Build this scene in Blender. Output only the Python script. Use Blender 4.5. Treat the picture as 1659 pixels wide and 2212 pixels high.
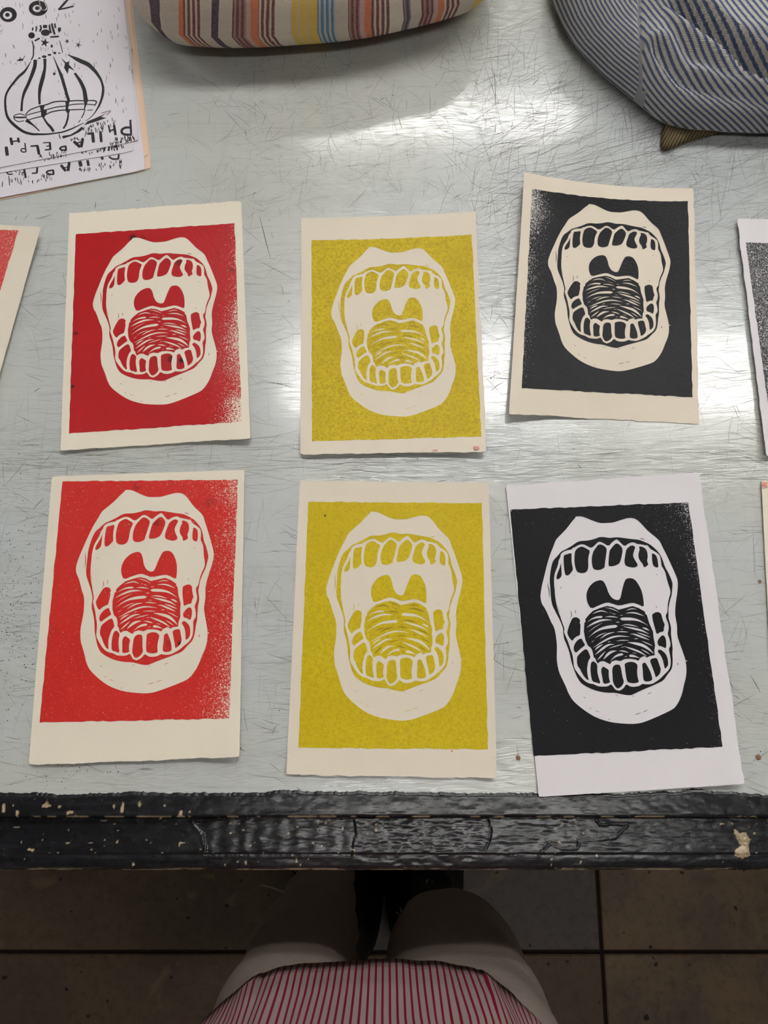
import bpy, math, random
import numpy as np
from mathutils import Vector
from mathutils.geometry import delaunay_2d_cdt

for o in list(bpy.data.objects):
    bpy.data.objects.remove(o, do_unlink=True)
scene = bpy.context.scene
C = scene.collection
random.seed(7)
rng = np.random.default_rng(11)

# ------------------------------------------------------------------ camera
F_PX, CX, CY = 1534.0, 829.5, 1106.0
TILT = math.radians(12.7)
TZ = 0.90                      # table top height
CAM_Z = TZ + 0.60
cam_d = bpy.data.cameras.new('camera')
cam_d.sensor_fit = 'VERTICAL'
cam_d.sensor_height = 24.0
cam_d.lens = F_PX / 2212.0 * 24.0
cam_d.clip_start = 0.01
cam = bpy.data.objects.new('camera', cam_d)
C.objects.link(cam)
cam.location = (0, 0, CAM_Z)
cam.rotation_euler = (TILT, 0, 0)
scene.camera = cam

# ------------------------------------------------------------------ world, exposure
w = bpy.data.worlds.new('world')
scene.world = w
w.use_nodes = True
w.node_tree.nodes['Background'].inputs[0].default_value = (0.9, 0.95, 1.0, 1)
w.node_tree.nodes['Background'].inputs[1].default_value = 0.25
scene.view_settings.view_transform = 'Standard'
scene.view_settings.look = 'None'
scene.view_settings.gamma = 1.0
scene.view_settings.use_curve_mapping = False
scene.view_settings.exposure = 0.12
TUBE_POWER = 25.0

# ------------------------------------------------------------------ helpers
ST, CT = math.sin(TILT), math.cos(TILT)

def at(x, y, z=TZ):
    """pixel of the photograph -> point at height z"""
    a, b = (x - CX) / F_PX, (CY - y) / F_PX
    d = (a, ST + b * CT, -CT + b * ST)
    t = (z - CAM_Z) / d[2]
    return (a * t, d[1] * t, z)

def srgb(r, g, b):
    f = lambda c: (c / 255 / 12.92) if c / 255 <= .04045 else ((c / 255 + .055) / 1.055) ** 2.4
    return (f(r), f(g), f(b), 1.0)

def link(name, me, mat=None, parent=None, smooth=False):
    o = bpy.data.objects.new(name, me)
    C.objects.link(o)
    if mat is not None:
        for m in (mat if isinstance(mat, (list, tuple)) else [mat]):
            me.materials.append(m)
    if parent is not None:
        o.parent = parent
        o.matrix_parent_inverse = parent.matrix_basis.inverted()
    if smooth:
        me.polygons.foreach_set('use_smooth', [True] * len(me.polygons))
    return o

def mesh(name, v, f):
    me = bpy.data.meshes.new(name)
    me.from_pydata([tuple(map(float, p)) for p in v], [], f)
    me.update()
    return me

def tag(o, label=None, cat=None, group=None, kind=None):
    if label: o['label'] = label
    if cat: o['category'] = cat
    if group: o['group'] = group
    if kind: o['kind'] = kind
    return o

def empty(name, loc, label, cat, group=None):
    o = bpy.data.objects.new(name, None)
    C.objects.link(o)
    o.location = loc
    o.empty_display_size = .02
    return tag(o, label, cat, group)

def box_data(x0, x1, y0, y1, z0, z1, b=0.0):
    if b <= 0:
        v = [(x, y, z) for z in (z0, z1) for x, y in ((x0, y0), (x1, y0), (x1, y1), (x0, y1))]
        return v, [(3, 2, 1, 0), (4, 5, 6, 7), (0, 1, 5, 4), (1, 2, 6, 5), (2, 3, 7, 6), (3, 0, 4, 7)]
    rings = []
    for z, i in ((z0, b), (z0 + b, 0), (z1 - b, 0), (z1, b)):
        rings.append([(x0 + i, y0 + i, z), (x1 - i, y0 + i, z), (x1 - i, y1 - i, z), (x0 + i, y1 - i, z)])
    v = [p for r in rings for p in r]
    f = [(3, 2, 1, 0), (12, 13, 14, 15)]
    for k in range(3):
        for i in range(4):
            j = (i + 1) % 4
            f.append((k * 4 + i, k * 4 + j, k * 4 + 4 + j, k * 4 + 4 + i))
    return v, f

def box(name, x0, x1, y0, y1, z0, z1, mat, parent=None, b=0.0):
    return link(name, mesh(name, *box_data(x0, x1, y0, y1, z0, z1, b)), mat, parent)

def loft(name, rings, mat, parent=None, cap=True, smooth=True):
    n = len(rings[0])
    v = [p for r in rings for p in r]
    f = []
    for k in range(len(rings) - 1):
        for i in range(n):
            j = (i + 1) % n
            f.append((k * n + i, k * n + j, (k + 1) * n + j, (k + 1) * n + i))
    if cap:
        f.append(tuple(range(n))[::-1])
        f.append(tuple((len(rings) - 1) * n + i for i in range(n)))
    return link(name, mesh(name, v, f), mat, parent, smooth)

def tube(name, pts, r, mat, parent=None, n=8, closed=False):
    """swept tube along 3-D points (r may be a list)"""
    P = [Vector(p) for p in pts]
    rings = []
    for i, p in enumerate(P):
        a = P[max(0, i - 1)] if not closed else P[i - 1]
        b = P[min(len(P) - 1, i + 1)] if not closed else P[(i + 1) % len(P)]
        t = (b - a).normalized()
        u = t.cross(Vector((0, 0, 1)))
        if u.length < 1e-4: u = t.cross(Vector((0, 1, 0)))
        u.normalize()
        w_ = t.cross(u)
        rr = r[i] if isinstance(r, (list, tuple)) else r
        rings.append([tuple(p + (u * math.cos(k * 2 * math.pi / n) + w_ * math.sin(k * 2 * math.pi / n)) * rr) for k in range(n)])
    if closed: rings.append(rings[0])
    return loft(name, rings, mat, parent, cap=not closed)

def smoothstep(a, b, x):
    t = np.clip((np.asarray(x, float) - a) / (b - a), 0, 1)
    return t * t * (3 - 2 * t)

_lat = rng.random((256, 256))
def vnoise(x, y):
    x = np.asarray(x, float); y = np.asarray(y, float)
    xi, yi = np.floor(x).astype(int), np.floor(y).astype(int)
    fx, fy = x - xi, y - yi
    fx = fx * fx * (3 - 2 * fx); fy = fy * fy * (3 - 2 * fy)
    g = lambda a, b: _lat[a % 256, b % 256]
    return (g(xi, yi) * (1 - fx) + g(xi + 1, yi) * fx) * (1 - fy) + (g(xi, yi + 1) * (1 - fx) + g(xi + 1, yi + 1) * fx) * fy

def fbm(x, y, o=4):
    s, a, t = 0, 1.0, 0
    for k in range(o):
        s = s + a * vnoise(x * 2 ** k + 17.3 * k, y * 2 ** k + 5.1 * k); t += a; a *= .5
    return s / t

def inside(poly, X, Y):
    X = np.asarray(X, float); Y = np.asarray(Y, float)
    r = np.zeros(X.shape, bool)
    n = len(poly)
    for i in range(n):
        (x0, y0), (x1, y1) = poly[i], poly[(i + 1) % n]
        if y0 == y1: continue
        c = ((y0 > Y) != (y1 > Y)) & (X < (x1 - x0) * (Y - y0) / (y1 - y0) + x0)
        r ^= c
    return r

def seg_dist(poly, X, Y, closed=True):
    X = np.asarray(X, float); Y = np.asarray(Y, float)
    d = np.full(X.shape, 1e9)
    n = len(poly)
    for i in range(n if closed else n - 1):
        (x0, y0), (x1, y1) = poly[i], poly[(i + 1) % n]
        dx, dy = x1 - x0, y1 - y0
        t = np.clip(((X - x0) * dx + (Y - y0) * dy) / max(dx * dx + dy * dy, 1e-12), 0, 1)
        d = np.minimum(d, np.hypot(X - x0 - t * dx, Y - y0 - t * dy))
    return d

def homography(src, dst):
    A = []
    for (x, y), (u, v) in zip(src, dst):
        A.append([x, y, 1, 0, 0, 0, -u * x, -u * y, -u])
        A.append([0, 0, 0, x, y, 1, -v * x, -v * y, -v])
    return np.linalg.svd(np.array(A, float))[2][-1].reshape(3, 3)

def hmap(H, p):
    p = np.asarray(p, float)
    q = np.c_[p, np.ones(len(p))] @ H.T
    return q[:, :2] / q[:, 2:]

UNIT = [(0, 0), (1, 0), (1, 1), (0, 1)]      # TL TR BR BL, v runs down the sheet

# ------------------------------------------------------------------ materials
class NT:
    def __init__(self, name):
        self.m = bpy.data.materials.new(name)
        self.m.use_nodes = True
        self.t = self.m.node_tree
        self.b = self.t.nodes['Principled BSDF']
    def n(self, typ, **kw):
        nd = self.t.nodes.new(typ)
        for k, v in kw.items():
            if k.startswith('i_'):
                key = k[2:]
                nd.inputs[int(key) if key.isdigit() else key].default_value = v
            else:
                setattr(nd, k, v)
        return nd
    def l(self, a, b): self.t.links.new(a, b)
    def math(self, op, a, b=None, clamp=False):
        nd = self.n('ShaderNodeMath', operation=op, use_clamp=clamp)
        for i, q in enumerate((a, b)):
            if q is None: continue
            if isinstance(q, (int, float)): nd.inputs[i].default_value = q
            else: self.l(q, nd.inputs[i])
        return nd.outputs[0]
    def ramp(self, src, lo, hi):
        nd = self.n('ShaderNodeMapRange', interpolation_type='SMOOTHSTEP')
        nd.inputs[1].default_value = lo; nd.inputs[2].default_value = hi
        self.l(src, nd.inputs[0])
        return nd.outputs[0]
    def mix(self, f, a, b):
        nd = self.n('ShaderNodeMix', data_type='RGBA')
        for i, q in ((0, f), (6, a), (7, b)):
            if isinstance(q, (int, float, tuple)): nd.inputs[i].default_value = q
            else: self.l(q, nd.inputs[i])
        return nd.outputs[2]
    def obj(self): return self.n('ShaderNodeTexCoord').outputs['Object']
    def uv(self): return self.n('ShaderNodeUVMap').outputs[0]
    def mapping(self, src, scale=(1, 1, 1), rot=0.0, loc=(0, 0, 0)):
        nd = self.n('ShaderNodeMapping')
        nd.inputs['Scale'].default_value = scale
        nd.inputs['Rotation'].default_value = (0, 0, rot)
        nd.inputs['Location'].default_value = loc
        self.l(src, nd.inputs[0])
        return nd.outputs[0]
    def noise(self, src, scale, detail=3, rough=.5, dist=0.0):
        nd = self.n('ShaderNodeTexNoise')
        nd.inputs['Scale'].default_value = scale; nd.inputs['Detail'].default_value = detail
        nd.inputs['Roughness'].default_value = rough; nd.inputs['Distortion'].default_value = dist
        self.l(src, nd.inputs['Vector'])
        return nd.outputs[0]
    def bump(self, h, strength, dist):
        nd = self.n('ShaderNodeBump')
        nd.inputs['Strength'].default_value = strength; nd.inputs['Distance'].default_value = dist
        self.l(h, nd.inputs['Height'])
        self.l(nd.outputs[0], self.b.inputs['Normal'])
    def col(self, c):
        if isinstance(c, tuple): self.b.inputs['Base Color'].default_value = c
        else: self.l(c, self.b.inputs['Base Color'])
    def rough(self, r):
        if isinstance(r, (int, float)): self.b.inputs['Roughness'].default_value = r
        else: self.l(r, self.b.inputs['Roughness'])

def plain(name, c, rough=.6, spec=.5, var=0.0, scale=30, bump=0.0, metal=0.0):
    t = NT(name)
    o = t.obj()
    if var > 0:
        n = t.noise(o, scale, 4)
        dark = tuple(q * (1 - var) for q in c[:3]) + (1,)
        light = tuple(min(1, q * (1 + var)) for q in c[:3]) + (1,)
        t.col(t.mix(n, dark, light))
    else:
        t.col(c)
    t.rough(rough)
    t.b.inputs['Specular IOR Level'].default_value = spec
    t.b.inputs['Metallic'].default_value = metal
    if bump > 0:
        t.bump(t.noise(o, scale * 4, 3), bump, .001)
    return t.m

def paper_mat(name, c, bump=.35):
    t = NT(name)
    o = t.obj()
    n = t.noise(o, 14, 3)
    g = t.noise(o, 900, 2)
    dark = tuple(q * .94 for q in c[:3]) + (1,)
    t.col(t.mix(t.math('MULTIPLY', n, .8), c, dark))
    t.rough(.85)
    t.b.inputs['Specular IOR Level'].default_value = .25
    t.bump(g, bump, .0004)
    return t.m

def ink_mat(name, c, c2, paper, salt0, salt_glint_grad, spots=(), rough=.38, mott=0.0, bump=.5, spec=.5):
    """salt0: base amount of bare paper specks; salt_glint_grad: list of (du, dv, offset, gain) linear fields of worn ink and painted glints"""
    t = NT(name)
    uv = t.uv()
    o = t.obj()
    sep = t.n('ShaderNodeSeparateXYZ'); t.l(uv, sep.inputs[0])
    U, V = sep.outputs[0], sep.outputs[1]
    fine = t.noise(o, 1050, 2, .6)
    mid = t.noise(o, 420, 3, .6, .6)
    big = t.noise(o, 22, 3)
    base = t.mix(t.ramp(mid, .42, .62) if mott > 0 else t.math('MULTIPLY', big, .8), c, c2)
    if mott > 0:
        base = t.mix(t.math('MULTIPLY', t.ramp(big, .35, .7), .45), base, c2)
    wear_glint = None
    for du, dv, off, gain in salt_glint_grad:
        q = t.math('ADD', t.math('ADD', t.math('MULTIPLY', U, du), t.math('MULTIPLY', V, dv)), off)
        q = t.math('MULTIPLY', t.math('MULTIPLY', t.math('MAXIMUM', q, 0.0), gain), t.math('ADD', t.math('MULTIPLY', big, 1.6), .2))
        wear_glint = q if wear_glint is None else t.math('ADD', wear_glint, q)
    amt = t.math('ADD', wear_glint, salt0) if wear_glint is not None else t.math('ADD', 0.0, salt0)
    # paper-coloured specks for worn ink and painted lamp glints, cut by a noise threshold
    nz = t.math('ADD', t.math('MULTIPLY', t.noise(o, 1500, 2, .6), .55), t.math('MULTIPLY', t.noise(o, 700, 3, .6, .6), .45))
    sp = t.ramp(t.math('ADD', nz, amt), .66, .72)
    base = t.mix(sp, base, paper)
    for (su, sv, sr, sc) in spots:
        du = t.math('SUBTRACT', U, su); dv = t.math('SUBTRACT', V, sv)
        d = t.math('SQRT', t.math('ADD', t.math('MULTIPLY', du, du), t.math('MULTIPLY', t.math('MULTIPLY', dv, dv), 1.77)))
        d = t.math('ADD', d, t.math('MULTIPLY', t.math('SUBTRACT', mid, .5), sr * 1.2))
        k = t.math('MULTIPLY', t.math('SUBTRACT', 1.0, t.ramp(d, sr * .25, sr)), sc)
        base = t.mix(k, base, srgb(28, 18, 18))
    t.col(base)
    t.rough(rough)
    t.b.inputs['Specular IOR Level'].default_value = spec
    t.bump(t.math('ADD', t.math('MULTIPLY', mid, .7), t.math('MULTIPLY', fine, .3)), bump, .0006)
    return t.m

CREAM = srgb(232, 222, 203)
WARM = srgb(226, 214, 196)
WHITE = srgb(226, 221, 224)
M = {}
M['cream'] = paper_mat('paper cream', CREAM)
M['warm'] = paper_mat('paper warm', WARM)
M['white'] = paper_mat('paper white', WHITE)
M['copy'] = paper_mat('paper thin white', srgb(222, 216, 222), .05)
M['peach'] = paper_mat('paper peach', srgb(226, 196, 172), .1)
M['black_ink_print'] = plain('printed black ink', srgb(22, 21, 24), .5)

def table_mat():
    t = NT('worn painted metal table top')
    o = t.obj()
    big = t.noise(o, 3.2, 4, .55)
    mid = t.noise(o, 16, 4, .6)
    streak = t.noise(t.mapping(o, (6, 220, 1)), 1.0, 4, .6)
    streak2 = t.noise(t.mapping(o, (160, 7, 1)), 1.0, 4, .6)
    c = t.mix(t.ramp(big, .35, .68), srgb(192, 196, 196), srgb(194, 195, 188))
    c = t.mix(t.math('MULTIPLY', t.ramp(mid, .5, .8), .35), c, srgb(163, 164, 152))
    c = t.mix(t.math('MULTIPLY', t.ramp(streak, .5, .75), .15), c, srgb(140, 142, 138))
    c = t.mix(t.math('MULTIPLY', t.ramp(streak2, .55, .8), .14), c, srgb(140, 142, 138))
    # fine hair scratches: stretched cells at many angles
    warp = t.n('ShaderNodeTexNoise'); warp.inputs['Scale'].default_value = 5; warp.inputs['Detail'].default_value = 1
    t.l(o, warp.inputs['Vector'])
    wv = t.n('ShaderNodeVectorMath', operation='MULTIPLY_ADD')
    t.l(warp.outputs[1], wv.inputs[0]); wv.inputs[1].default_value = (.05, .05, 0); t.l(o, wv.inputs[2])
    zone = t.noise(o, 7, 2)
    acc = None
    for i, (ang, sx, sy, th) in enumerate([(.08, 16, 620, .10), (.45, 13, 520, .09), (-.35, 18, 640, .09), (1.45, 20, 620, .08),
                                           (.9, 22, 700, .08), (-.9, 17, 560, .07), (.25, 30, 900, .10), (-.12, 9, 430, .07)]):
        vo = t.n('ShaderNodeTexVoronoi', voronoi_dimensions='2D')
        vo.inputs['Scale'].default_value = 1.0
        t.l(t.mapping(wv.outputs[0], (sx, sy, 1), ang, (3.7 * i, 1.9 * i, 0)), vo.inputs['Vector'])
        # rotate first, then stretch: a second mapping keeps the order right
        k = t.math('SUBTRACT', 1.0, t.ramp(vo.outputs['Distance'], th * .3, th * 1.6))
        acc = k if acc is None else t.math('MAXIMUM', acc, k)
    c = t.mix(t.math('MULTIPLY', t.math('MULTIPLY', acc, t.ramp(zone, .35, .7)), .36), c, srgb(96, 95, 88))
    t.col(c)
    r = t.math('ADD', t.math('MULTIPLY', mid, .11), t.math('MULTIPLY', streak, .11))
    t.rough(t.math('ADD', r, .01))
    t.b.inputs['Specular IOR Level'].default_value = .9
    t.bump(t.math('ADD', t.math('MULTIPLY', streak, .5), t.math('ADD', t.math('MULTIPLY', mid, 1.5), t.math('MULTIPLY', acc, -.3))), .10, .0006)
    return t.m
M['table'] = table_mat()

def rail_mat():
    t = NT('thick black paint on wood')
    o = t.obj()
    n = t.noise(o, 60, 5, .65)
    s = t.noise(t.mapping(o, (9, 150, 150)), 1.0, 4, .6)
    at_ = t.n('ShaderNodeAttribute', attribute_name='chip')
    c = t.mix(t.math('MULTIPLY', t.ramp(s, .45, .75), .6), srgb(22, 22, 25), srgb(44, 43, 48))
    wood = t.mix(n, srgb(96, 74, 52), srgb(226, 204, 168))
    c = t.mix(at_.outputs['Fac'], c, wood)
    t.col(c)
    t.rough(t.math('ADD', t.math('MULTIPLY', n, .3), .12))
    t.bump(t.math('ADD', t.math('MULTIPLY', n, .5), s), .2, .001)
    return t.m
M['rail'] = rail_mat()

def floor_mat(name, c1, c2):
    t = NT(name)
    o = t.n('ShaderNodeNewGeometry').outputs['Position']
    a = t.noise(o, 5, 5, .6)
    b = t.noise(o, 60, 5, .7)
    d = t.noise(o, 16, 3, .6, .5)
    c = t.mix(t.ramp(a, .35, .65), c1, c2)
    c = t.mix(t.math('MULTIPLY', t.ramp(b, .45, .7), .45), c, tuple(q * .5 for q in c1[:3]) + (1,))
    c = t.mix(t.math('MULTIPLY', t.ramp(d, .6, .72), .4), c, srgb(150, 122, 84))
    c = t.mix(t.ramp(t.noise(o, 44, 1), .71, .74), c, srgb(28, 25, 24))
    t.col(c)
    t.rough(.55)
    t.bump(b, .4, .002)
    return t.m
M['tiles'] = [floor_mat('worn brown stone tile', srgb(96, 78, 64), srgb(114, 94, 70)),
              floor_mat('worn grey stone tile', srgb(100, 93, 90), srgb(110, 98, 90)),
              floor_mat('worn ochre stone tile', srgb(108, 92, 78), srgb(140, 115, 84))]
M['grout'] = plain('dark grout', srgb(44, 35, 30), .9, .3, .3, 40)
M['wall'] = plain('painted wall', srgb(150, 148, 142), .8, .3, .04, 3)
M['ceiling'] = plain('ceiling paint', srgb(150, 152, 154), .9, .2, .03, 4)
M['housing'] = plain('white enamel', srgb(225, 226, 226), .5)
M['dark_frame'] = plain('black painted steel', srgb(30, 30, 32), .5)
M['silver'] = plain('silver wire', srgb(205, 205, 205), .25, .5, metal=1.0)
M['shoe'] = plain('black leather', srgb(14, 13, 14), .5, .3)
M['scratch'] = [plain('scratch light', srgb(150, 150, 142), .5), plain('scratch grey', srgb(105, 103, 95), .6),
                plain('scratch dark', srgb(52, 47, 42), .7)]
M['rust'] = plain('rust spot', srgb(132, 96, 70), .8)
M['thread'] = plain('cotton thread', srgb(205, 190, 180), .9)

def emit(name, c, s):
    t = NT(name)
    t.col((.9, .9, .9, 1))
    t.b.inputs['Emission Color'].default_value = c
    t.b.inputs['Emission Strength'].default_value = s
    return t.m
M['tube'] = emit('fluorescent tube', (1.0, .985, .95, 1), TUBE_POWER)

# ------------------------------------------------------------------ room shell
CEIL = 2.86
RX0, RX1, RY0, RY1 = -3.6, 4.2, -2.72, 4.48
tag(box('floor', RX0, RX1, RY0, RY1, -.10, -.008, M['grout']), kind='structure')
floor = bpy.data.objects['floor']
TS = .585
JX, JY = .4145, -.5195           # a joint crossing seen in the photograph
tile_me = [mesh('tile', *box_data(-TS / 2 + .0035, TS / 2 - .0035, -TS / 2 + .0035, TS / 2 - .0035, -.012, 0, .0025)) for _ in range(3)]
for k in range(3): tile_me[k].materials.append(M['tiles'][k])
i0 = math.ceil((RX0 - JX) / TS); i1 = math.floor((RX1 - JX) / TS)
j0 = math.ceil((RY0 - JY) / TS); j1 = math.floor((RY1 - JY) / TS)
for i in range(i0, i1):
    for j in range(j0, j1):
        k = random.randrange(3)
        if i == -1 or i == -2: k = 0
        if i == 0: k = 2
        if (i, j) == (-1, 0): k = 1
        t_ = bpy.data.objects.new('tile', tile_me[k]); C.objects.link(t_)
        t_.parent = floor
        t_.location = (JX + (i + .5) * TS, JY + (j + .5) * TS, random.uniform(-.0008, .0008))
tag(box('ceiling', RX0, RX1, RY0, RY1, CEIL, CEIL + .1, M['ceiling']), kind='structure')
for nm, a in (('wall_left', (RX0 - .1, RX0, RY0, RY1)), ('wall_right', (RX1, RX1 + .1, RY0, RY1)),
              ('wall_back', (RX0, RX1, RY0 - .1, RY0)), ('wall_far', (RX0, RX1, RY1, RY1 + .1))):
    tag(box(nm, *a, -.1, CEIL + .1, M['wall']), kind='structure')

# ------------------------------------------------------------------ fluorescent fixtures
def fixture(x0, x1, y, label, wide=.32, tubes=(-.092, .092), r=.024):
    root = empty('ceiling_light', ((x0 + x1) / 2, y, CEIL), label, 'ceiling light', 'fluorescent fixtures on the ceiling')
    xa, xb = x0 - root.location.x, x1 - root.location.x
    prof = [(-wide / 2, -.035), (-wide / 2 + .02, -.028), (-.02, -.03), (-.012, -.055), (.012, -.055), (.02, -.03), (wide / 2 - .02, -.028), (wide / 2, -.035),
            (wide / 2 - .03, 0), (-wide / 2 + .03, 0)]
    h = loft('housing', [[(x, p, q) for p, q in prof] for x in (xa, xb)], M['housing'], None, True, False)
    h.parent = root
    for ty in tubes:
        tb = tube('tube', [(xa + .03, ty, -.062), (xb - .03, ty, -.062)], r, M['tube'], None, 14)
        tb.parent = root
        for xe in (xa, xb - .03):
            s = link('socket', mesh('socket', *box_data(xe, xe + .03, ty - .014, ty + .014, -.09, -.022)), M['housing'])
            s.parent = root
    return root
fixture(-.40, .84, 1.10, 'twin tube ceiling light overhead, left half of the nearer row')
fixture(.86, 2.10, 1.10, 'twin tube ceiling light overhead, right half of the nearer row')
fixture(-.38, .80, 2.24, 'narrow ceiling light overhead, in the farther row', .2, (0.0,), .03)
fixture(-.30, .94, -.56, 'narrow ceiling light right above the near table edge', .2, (0.0,), .03)
fixture(-3.1, -1.86, 1.10, 'unseen twin tube fill light added far left over the room')  # added out of view to fill the room with light
fixture(2.6, 3.84, 3.4, 'unseen twin tube fill light added far right at the back of the room')  # another added fill lamp, unseen
fixture(-1.2, .04, 3.6, 'unseen twin tube fill light added at the back of the room, centre')  # added fill lamp, also out of view

# ------------------------------------------------------------------ table
TX0, TX1, TY1 = -1.25, 1.45, 1.06
Y_EDGE = at(CX, 1711)[1]
Y_BAND = at(CX, 1766)[1]
table = empty('work_table', (0, .45, 0), 'large work table with scratched pale metal top and chipped black painted edge', 'table')
def tpart(o):
    o.parent = table
    o.matrix_parent_inverse = table.matrix_basis.inverted()
    return o
table.location = (0, .45, 0)
bpy.context.view_layer.update()
tpart(box('table_top', TX0, TX1, Y_BAND + .003, TY1, TZ - .03, TZ, M['table'], None, .001))

def xs_dense():
    return np.r_[np.linspace(TX0, -.56, 40), np.arange(-.5595, .56, .0008), np.linspace(.56, TX1, 50)]

# black edge band: paint creeping irregularly over the top
bx = xs_dense()
px_of = lambda X, Y, z: CX + F_PX * X / (Y * ST + (CAM_Z - z) * CT)
pxx = px_of(bx, Y_EDGE, TZ)
edge_px = np.interp(pxx, [0, 80, 100, 125, 210, 280, 400, 560, 610, 700, 830, 1000, 1150, 1350, 1470, 1500, 1540, 1600, 1659],
                    [1712, 1711, 1713, 1718, 1714, 1710, 1713, 1711, 1705, 1710, 1710, 1713, 1713, 1714, 1707, 1704, 1709, 1712, 1717])
edge_px = edge_px + 5 * (fbm(pxx / 26, pxx * 0 + 3, 4) - .5) + 3 * (vnoise(pxx / 5, pxx * 0 + 9) - .5)
b_in = np.array([at(CX, y)[1] for y in edge_px])
NR = 26
V, chip = [], []
for k in range(NR):
    q = k / (NR - 1)
    yy = b_in + (Y_BAND - b_in) * q
    zz = TZ + .0002 + .0011 * smoothstep(0, .12, q) - .0022 * smoothstep(.86, 1.0, q) ** 2
    zz = zz + (.0006 * (fbm(bx * 90, yy * 160 + 2) - .5) + .0008 * (fbm(bx * 24, yy * 90 + 7) - .5)) * smoothstep(0, .15, q)
    V.append(np.c_[bx, yy, zz])
    ch = smoothstep(.56, .62, fbm(bx * 110, bx * 0 + q * 2 + 31, 3)) * smoothstep(.9, .97, q)
    spot = smoothstep(.82, .85, vnoise(bx * 300, bx * 0 + q * 4 + 50)) * (pxx < 420) * smoothstep(.2, .5, q)
    chip.append(np.maximum(ch, spot))
V.append(np.c_[bx, np.full(len(bx), Y_BAND - .0002), np.full(len(bx), TZ - .028)])
chip.append(np.zeros(len(bx)))
def grid_faces(nr, nc):
    i = (np.arange(nr - 1)[:, None] * nc + np.arange(nc - 1)[None]).ravel()
    return np.c_[i, i + 1, i + nc + 1, i + nc]
def grid_obj(name, rows, chips, mat):
    nr, nc = len(rows), len(rows[0])
    me = mesh(name, np.concatenate(rows), [tuple(map(int, f[::-1])) for f in grid_faces(nr, nc)])
    a = me.attributes.new('chip', 'FLOAT', 'POINT')
    a.data.foreach_set('value', np.concatenate(chips).astype(np.float32))
    o = link(name, me, mat, None, True)
    return o
tag(tpart(grid_obj('edge_band', V, chip, M['rail'])), 'narrow black painted band with creeping edge')

# front rail: profile swept along x with flakes, ridges, chips
RZ = TZ - .012
prof = [(Y_BAND - .0012, -.045), (Y_BAND - .0016, -.014), (Y_BAND - .0022, -.0122)]
Yf0, Yf1 = Y_BAND - .0022, -.1405
for q in np.linspace(0, 1, 44)[1:]: prof.append((Yf0 + (Yf1 - Yf0) * q, -.012))
prof += [(-.1412, -.0124), (-.1416, -.0132)]
for q in np.linspace(0, 1, 9)[1:]: prof.append((-.1416 - .0080 * q, -.0132 - .0008 * q * q))
for a in np.linspace(0, math.pi / 2, 13)[1:]: prof.append((-.1496 - .0062 * math.sin(a), -.0140 - .0105 * (1 - math.cos(a))))
prof += [(-.1562, -.034), (-.1560, -.045), (-.1545, -.05), (-.150, -.052)]
flake1 = [(415, 1775), (436, 1800), (440, 1812), (447, 1848), (762, 1849), (764, 1820), (771, 1805), (765, 1768), (560, 1764)]
flake2 = [(1052, 1766), (1062, 1800), (1050, 1838), (1160, 1850), (1187, 1822), (1210, 1832), (1247, 1832), (1250, 1817), (1325, 1810), (1355, 1782), (1295, 1782), (1285, 1766)]
V, chip = [], []
blob = [(1583, 1790), (1598, 1798), (1612, 1797), (1621, 1812), (1616, 1826), (1620, 1848), (1604, 1855), (1588, 1848), (1590, 1836), (1602, 1826), (1592, 1812)]
for k, (py, pz) in enumerate(prof):
    z0 = TZ + pz
    # pixel of each vertex, used only to place the worn patches along the rail
    Z = py * ST + (CAM_Z - z0) * CT
    ppx = CX + F_PX * bx / Z
    ppy = np.full(len(bx), CY - F_PX * (py * CT - (CAM_Z - z0) * ST) / Z)
    jx, jy = ppx + 8 * (fbm(ppx / 14, ppy / 9) - .5), ppy + 5 * (fbm(ppx / 11 + 40, ppy / 8) - .5)
    dz = .0007 * (fbm(bx * 40, bx * 0 + py * 220) - .5) + .0004 * (fbm(bx * 130, bx * 0 + py * 300 + 9) - .5)
    for fl in (flake1, flake2):
        ins = inside(fl, jx, jy)
        d = seg_dist(fl, jx, jy)
        dz = dz - np.where(ins, .0007 * smoothstep(0, 2.5, d), 0) + np.where(~ins, .0005 * np.exp(-(d / 3) ** 2), 0)
        dz = dz + np.where(ins, .00013 * np.sin(ppx / 6 + 2 * vnoise(ppx / 30, ppy / 12)) * smoothstep(2, 8, d), 0)
    wrk = smoothstep(760, 800, ppx) * smoothstep(1060, 1020, ppx)
    dz = dz + wrk * .0011 * (fbm(ppx / 22, ppy / 9 + 77, 4) - .5)
    inb = inside(blob, jx, jy); db = seg_dist(blob, jx, jy)
    dz = dz + np.where(inb, .0016 * smoothstep(0, 6, db) * (0.6 + .8 * fbm(ppx / 4, ppy / 4)), 0)
    if k < 3 or pz < -.03: dz = dz * .3
    V.append(np.c_[bx, np.full(len(bx), py), z0 + dz])
    ch = inb.astype(float)
    if -.030 < pz < -.0150:
        ch = np.maximum(ch, smoothstep(.47, .56, fbm(bx * 45, bx * 0 + py * 700, 4)) * smoothstep(-.0150, -.0165, pz))
    ch = np.maximum(ch, smoothstep(.93, .95, vnoise(bx * 300 + 3, bx * 0 + py * 420)) * (vnoise(bx * 13, bx * 0 + 2) > .5))
    chip.append(ch)
tag(tpart(grid_obj('front_rail', V, chip, M['rail'])), 'wide black painted wooden rail with flaked paint and bare bottom edge')
rw = box('rail_core', TX0, TX1, -.149, Y_BAND + .002, TZ - .11, TZ - .032, M['dark_frame']); tpart(rw)
for lx in (TX0 + .03, TX1 - .12):
    for ly in (.02, TY1 - .12):
        tpart(box('leg', lx, lx + .09, ly, ly + .09, 0, TZ - .03, M['dark_frame'], None, .003))
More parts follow.
